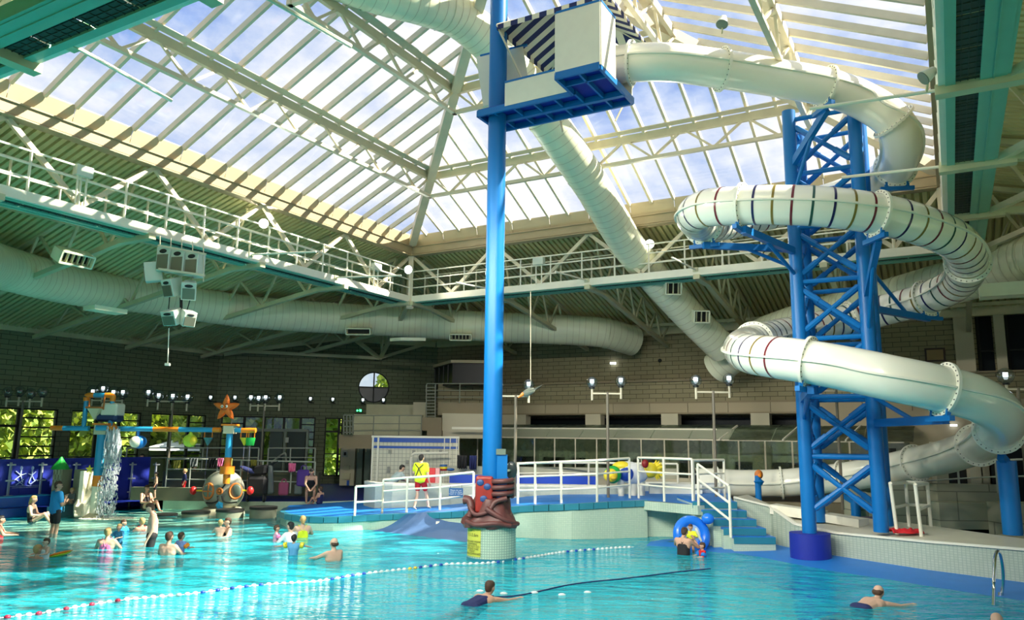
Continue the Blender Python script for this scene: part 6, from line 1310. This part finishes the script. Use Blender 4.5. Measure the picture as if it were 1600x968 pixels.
            cc = [(pel - hp * .085, .122, pel + hp * .085, .122), (pel - hp * .04, .132, che - sh * .06, .127), (pel + hp * .04, .132, che + sh * .06, .127), (che - sh * .1, .118, che + sh * .1, .118), (che.lerp(nek, .35) - sh * .12, .10, che.lerp(nek, .35) + sh * .12, .10), (V['shL'], .07, V['shR'], .07)] + [(V['sh' + a], .068, V['el' + a], .055) for a in 'LR']; blob('swim_top', cc, mm, root, X, vox)
        elif k == 'bands':
            for a in 'LR': c2 = V['sh' + a].lerp(V['el' + a], .6); d = (V['el' + a] - V['sh' + a]).normalized(); obj('arm_float', MB().tube([X(c2 - d * .08), X(c2 - d * .05), X(c2 + d * .05), X(c2 + d * .08)], [.06 * X.s, .11 * X.s, .11 * X.s, .06 * X.s], 14), mm, root, True)
        elif k == 'sash': obj('sash', MB().tube([X(che + sh * .14 - fw_ * .15 + hd * .14), X(che - fw_ * .165), X(pel - sh * .12 - fw_ * .15 + hd * .06)], .013, 6).tube([X(che - sh * .14 - fw_ * .15 + hd * .14), X(che - fw_ * .165), X(pel + sh * .12 - fw_ * .15 + hd * .06)], .013, 6), mm, root)
    return root
def at(px, py, z, D=None): p = PZ(px, py, z); return Vector((p.x, p.y, 0))
def water_person(label, px, py, above, **k):
    """py: where the body meets the water; above: how much of the figure stands out of the water (m)"""
    h = k.get('h', 1.7); b = at(px, py, 0); b.z = above - h * (1.745 / 1.75); 
    return person(label, b, **k)
SIT = dict(pel=(0, 0, .16), che=(0, -.06, .48), nek=(0, -.05, .67), hed=(0, -.01, .83), shL=(-.18, -.05, .61), shR=(.18, -.05, .61), elL=(-.24, .05, .34), elR=(.24, .05, .34), wrL=(-.14, .28, .34), wrR=(.14, .28, .34), hiL=(-.09, 0, .14), hiR=(.09, 0, .14), knL=(-.13, .40, .38), knR=(.13, .40, .38), anL=(-.13, .62, .06), anR=(.13, .62, .06), toL=(-.14, .76, .04), toR=(.14, .76, .04))
# --- left group
m_ = PZ(83, 833, 0)
person('man in sky blue shirt and black shorts standing in the shallows, hands to his chest', (m_.x, m_.y, -.34), head=-35, h=1.76, pose=dict(wrL=(-.04, .19, 1.30), wrR=(.06, .20, 1.27), elL=(-.29, .02, 1.10), elR=(.29, .02, 1.10)), clothes=(('shirt', CBLUE), ('shorts', CBLACK)), look=-40)
b = at(50, 815, 0); person('blond woman in black and cream swimsuit sitting in the shallows beside the man in blue', (b.x, b.y, -.10), head=-80, h=1.66, pose=SIT, hair=HBLOND, hairlen=.16, skin_=SKIN2, clothes=(('swimsuit', CBLACK),), female=True)
water_person('person in a red suit cut by the left edge of the picture', -2, 838, .55, head=-60, h=1.6, pose=WADE, clothes=(('swimsuit', CRED),), hair=HBLACK)
water_person('low swimmer with brown hair holding a toddler by the green and orange board', 57, 872, .30, head=-20, h=1.6, pose=WADE, hair=HBLOND)
water_person('wet haired toddler leaning on the green and orange board', 70, 872, .42, head=150, h=1.0, pose=WADE, child=True, skin_=SKIN2, clothes=(('swimsuit', CWHITE),))
c = PZ(94, 868, 0); t = thing('swim_board', 'orange and green oval swim board held by the toddler', 'float', c); o = obj('board', MB().ell(c + Vector((0, 0, .06)), .27, .2, .035, 20, 8, Matrix.Rotation(radians(-14), 3, 'Y')), ORANGE, t, True); obj('green_underside', MB().ell(c + Vector((.0, -.03, .03)), .25, .19, .035, 20, 8, Matrix.Rotation(radians(-14), 3, 'Y')), LIME, t, True)
water_person('woman with blond bun seen from behind, holding a toddler in blue', 166, 857, .50, head=5, h=1.65, pose=WADE, hair=HBLOND, bun=True, skin_=SKIN2, female=True, clothes=(('swimsuit', PINK),))
water_person('toddler in a blue patterned swim suit on the arm of the woman with the bun', 184, 853, .52, head=170, h=.95, child=True, pose=WADE, hair=HBLOND, skin_=SKIN2, clothes=(('rash', mat('cloth_blue_print', (.05, .32, .6), .7, noise_amt=.7, noise_scale=20)),))
water_person('child with blue goggles and blue float behind the toddler in blue', 192, 829, .30, head=-100, h=1.1, child=True, pose=WADE, clothes=(('rash', CBLUE),))
water_person('red haired woman low in the water beside the standing shirtless man', 221, 828, .36, head=60, h=1.6, pose=WADE, hair=HBLOND, clothes=(('swimsuit', CRED),), female=True)
c = PZ(236, 853, 0); person('shirtless man in black shorts standing and looking down in the pool', (c.x, c.y, -.72), head=110, h=1.80, pose=dict(hed=(0, .10, 1.59), nek=(0, .03, 1.47)), skin_=SKIN2, clothes=(('shorts', CBLACK),))
water_person('dark haired man seen from behind next to the child in blue with orange armband', 262, 866, .52, head=-12, h=1.75, pose=WADE, skin_=SKIN2)
water_person('child in pale blue top with orange armbands next to the dark haired man', 281, 864, .46, head=-30, h=1.1, child=True, pose=WADE, hair=HBROWN, clothes=(('rash', mat('cloth_pale_blue', (.22, .34, .7), .75)), ('bands', ORANGE)))
# --- middle group
water_person('blond child with back turned, held by a woman in the middle of the pool', 343, 837, .42, head=20, h=1.1, child=True, pose=WADE, hair=HBLOND, skin_=SKIN2)
water_person('dark haired woman facing the blond child in the middle of the pool', 355, 836, .48, head=130, h=1.65, pose=WADE, hair=HBROWN, skin_=SKIN2, female=True, clothes=(('swimsuit', CBLACK),))
water_person('small girl in pink with pink armbands near the island', 431, 845, .40, head=-70, h=1.05, child=True, pose=WADE, clothes=(('rash', mat('cloth_pale_pink', (.8, .38, .48), .75)), ('bands', PINK)))
water_person('dark haired man with white shoulders beside the girl in pink', 453, 845, .50, head=60, h=1.7, pose=WADE, hair=HBLACK, skin_=SKIN2, clothes=(('rash', CWHITE),))
water_person('woman with curly blond hair seen from behind near the island edge', 472, 839, .58, head=25, h=1.68, pose=WADE, hair=HBLOND, hairlen=.08, skin_=SKIN2, female=True, clothes=(('swimsuit', CYEL),))
water_person('child in blue with yellow armbands nearest the lane rope', 458, 866, .44, head=0, h=1.1, child=True, pose=shifted(WADE, elL=(-.38, .02, 1.36), wrL=(-.62, .06, 1.32), elR=(.38, .02, 1.36), wrR=(.55, .2, 1.3)), hair=HBLACK, clothes=(('rash', mat('cloth_mid_blue', (.10, .35, .6), .75)), ('bands', YEL)))
water_person('balding man swimming alone between the group and the plinth', 521, 875, .50, head=50, h=1.75, pose=shifted(WADE, wrL=(-.20, .52, 1.26), elL=(-.26, .26, 1.3)), bald=True, hair=HBROWN, skin_=SKIN2)
# --- front swimmers
def swimmer(label, px, py, head, bald=False, clothes=(), hair=HBROWN, sk=SKIN, lift=.0, h=1.72, female=False):
    b = at(px, py, 0); ps = dict(pel=(0, -.55, -.06), che=(0, -.22, .0), nek=(0, -.04, .06), hed=(0, .03, .19), shL=(-.18, -.08, .02), shR=(.18, -.08, .02), elL=(-.30, .16, -.02), elR=(.30, .16, -.02), wrL=(-.34, .42, -.01), wrR=(.34, .42, -.01), hiL=(-.09, -.58, -.08), hiR=(.09, -.58, -.08), knL=(-.22, -.98, -.16), knR=(.22, -.98, -.16), anL=(-.30, -1.36, -.2), anR=(.30, -1.36, -.2), toL=(-.36, -1.48, -.2), toR=(.36, -1.48, -.2))
    return person(label, (b.x, b.y, lift), head=head, h=h, pose=ps, bald=bald, hair=hair, clothes=clothes, skin_=sk, vox=.011, female=female)
swimmer('woman in dark swimsuit swimming away across the front of the pool', 764, 936, -32, clothes=(('swimsuit', CNAVY),), female=True)
swimmer('bald topped man in navy trunks swimming away at the front right', 1373, 942, -55, bald=True, clothes=(('shorts', CNAVY),), sk=SKIN2)
water_person('grey haired head just above the lower edge at the right', 1558, 976, .20, head=170, h=1.7, bald=True, hair=CGREY, skin_=SKIN2)
# --- right pair with inflatable
water_person('woman in black swimsuit hugging a child against a blue inflatable ring by the steps', 1068, 866, .66, head=-35, h=1.66, pose=shifted(WADE, wrL=(-.02, .42, 1.36), wrR=(.12, .40, 1.42), elL=(-.30, .2, 1.26), elR=(.32, .2, 1.24), che=(0, .02, 1.28), hed=(.02, .06, 1.60)), hair=HBROWN, bun=True, skin_=SKIN, female=True, clothes=(('swimsuit', CBLACK),))
water_person('toddler in yellow held up by the woman by the steps', 1080, 862, .66, head=160, h=.95, child=True, pose=WADE, hair=HBROWN, clothes=(('rash', CYEL),))
water_person('child with blue armbands and red top floating beside the steps', 1098, 868, .30, head=100, h=1.0, child=True, pose=WADE, hair=HBROWN, clothes=(('rash', CRED), ('bands', mat('toy_blue', (.02, .2, .62), .35))))
c = P(1082, 836, 20.3); t = thing('inflatable_ring', 'large bright blue inflatable ring seat by the foot of the steps', 'inflatable', (c.x, c.y, 0)); INF = mat('inflatable_blue', (.015, .20, .85), .25); obj('ring', MB().torus(c + Vector((0, .1, 0)), .36, .13, (0.15, -1, .25), 32, 14, 1.0), INF, t, True); obj('clear_centre', MB().ell(c + Vector((-.03, .12, 0)), .27, .04, .3, 18, 10), mat('inflatable_pale', (.35, .55, .85), .25), t, True); obj('head_knob', MB().ell(c + Vector((.40, -.02, .42)), .16, .14, .14), INF, t, True); obj('handle', MB().bar(c + Vector((.05, -.15, .2)), c + Vector((.18, -.18, -.12)), .05), WHITE, t)
# --- on the decks
c = PZ(654, 796, .56); person('lifeguard in yellow vest and red shorts walking up the ramp', (c.x, c.y + .3, .52), head=-18, h=1.70, pose=dict(anL=(-.12, -.16, .09), toL=(-.12, -.02, .035), knL=(-.10, .02, .50), anR=(.18, .26, .10), toR=(.2, .40, .04), knR=(.12, .20, .50), wrL=(-.20, .26, 1.22), elL=(-.27, .04, 1.16)), hair=HBLACK, skin_=SKIN2, clothes=(('shirt', CYEL), ('shorts', CRED), ('sash', CBLACK)))
c = PZ(606, 789, .52); person('seated staff member in pale top and black trousers leaning behind the railing', (c.x, c.y + .6, .5), head=-60, h=1.64, pose=dict(pel=(0, -.05, .72), che=(0, .22, .98), nek=(0, .32, 1.14), hed=(0, .40, 1.27), shL=(-.17, .30, 1.08), shR=(.17, .30, 1.08), elL=(-.22, .46, .86), elR=(.22, .46, .86), wrL=(-.1, .62, .80), wrR=(.1, .62, .80), hiL=(-.1, -.04, .68), hiR=(.1, -.04, .68), knL=(-.12, .20, .42), knR=(.12, .2, .42), anL=(-.12, 0, .09), anR=(.12, 0, .09), toL=(-.12, .16, .04), toR=(.12, .16, .04)), hair=HBLACK, clothes=(('shirt', mat('cloth_pale_grey', (.4, .5, .52), .8)), ('trousers', CBLACK)), skin_=SKIN2)
c = PZ(298, 789, 0); person('shirtless man in black shorts bending down beside the dome', (c.x, c.y, -.1), head=-150, h=1.78, pose=dict(hed=(0, .30, 1.56), nek=(0, .2, 1.42), che=(0, .12, 1.26), shL=(-.18, .17, 1.36), shR=(.18, .17, 1.36), wrL=(-.2, .4, .9), wrR=(.2, .4, .9), elL=(-.25, .25, 1.1), elR=(.25, .25, 1.1)), hair=HBLACK, skin_=SKIN3 if False else SKIN, clothes=(('shorts', CBLACK),))
c = P(286, 776, 28.9); person('small boy in red trunks and navy top in front of the bending man', (c.x, c.y, P(286, 777, 28.9).z), head=120, h=1.02, child=True, clothes=(('rash', CNAVY), ('shorts', CRED)), hair=HBLOND)
c = PZ(484, 787, .38); person('woman with dark bun and black swimsuit crouching over a toddler on the island', (c.x, c.y, .38), head=-165, h=1.66, pose=dict(pel=(0, -.12, .62), che=(0, .12, .88), nek=(0, .22, 1.04), hed=(0, .29, 1.17), shL=(-.17, .2, .98), shR=(.17, .2, .98), elL=(-.2, .32, .74), elR=(.2, .32, .74), wrL=(-.08, .46, .6), wrR=(.1, .46, .6), hiL=(-.1, -.1, .58), hiR=(.1, -.1, .58), knL=(-.14, .18, .48), knR=(.14, .18, .48), anL=(-.13, .02, .08), anR=(.13, .02, .08), toL=(-.13, .18, .04), toR=(.13, .18, .04)), hair=HBLACK, bun=True, female=True, clothes=(('swimsuit', CBLACK),))
c = PZ(499, 788, .38); person('toddler in navy and turquoise swimsuit sitting at the feet of the crouching woman', (c.x, c.y, .36), head=60, h=1.15, child=True, pose=SIT, clothes=(('swimsuit', CNAVY),), hair=HBROWN)
c = P(228, 790, 28.0); person('woman in black swimsuit sitting on the poolside ledge with a toddler', (c.x, c.y, .05), head=-120, h=1.68, pose=shifted(SIT), hair=HBROWN, female=True, clothes=(('swimsuit', CBLACK),))
person('toddler in black standing on the lap of the woman sitting on the ledge', (c.x + .28, c.y, .48), head=120, h=.92, child=True, clothes=(('shorts', CBLACK),), hair=HBLACK)
c = PV(222, 716, -28.6); person('bare shouldered person behind the blue partition near the white ball', (c.x, c.y, .32), head=150, h=1.65, hair=HBLACK)
c = P(110, 788, 26.9); person('child in dark top coming down inside the play castle', (c.x, c.y, .32), head=170, h=1.05, child=True, pose=SIT, hair=HBLOND, clothes=(('rash', CGREY),))
# bake the grown bodies to plain meshes
bpy.context.view_layer.update(); dg = bpy.context.evaluated_depsgraph_get()
for o in BODY_Q:
    me = bpy.data.meshes.new_from_object(o.evaluated_get(dg)); o['_n'] = 0; del o['_n']; o.modifiers.clear(); old = o.data; o.data = me
    if not me.materials: me.materials.append(old.materials[0])
    me.polygons.foreach_set('use_smooth', [True] * len(me.polygons))
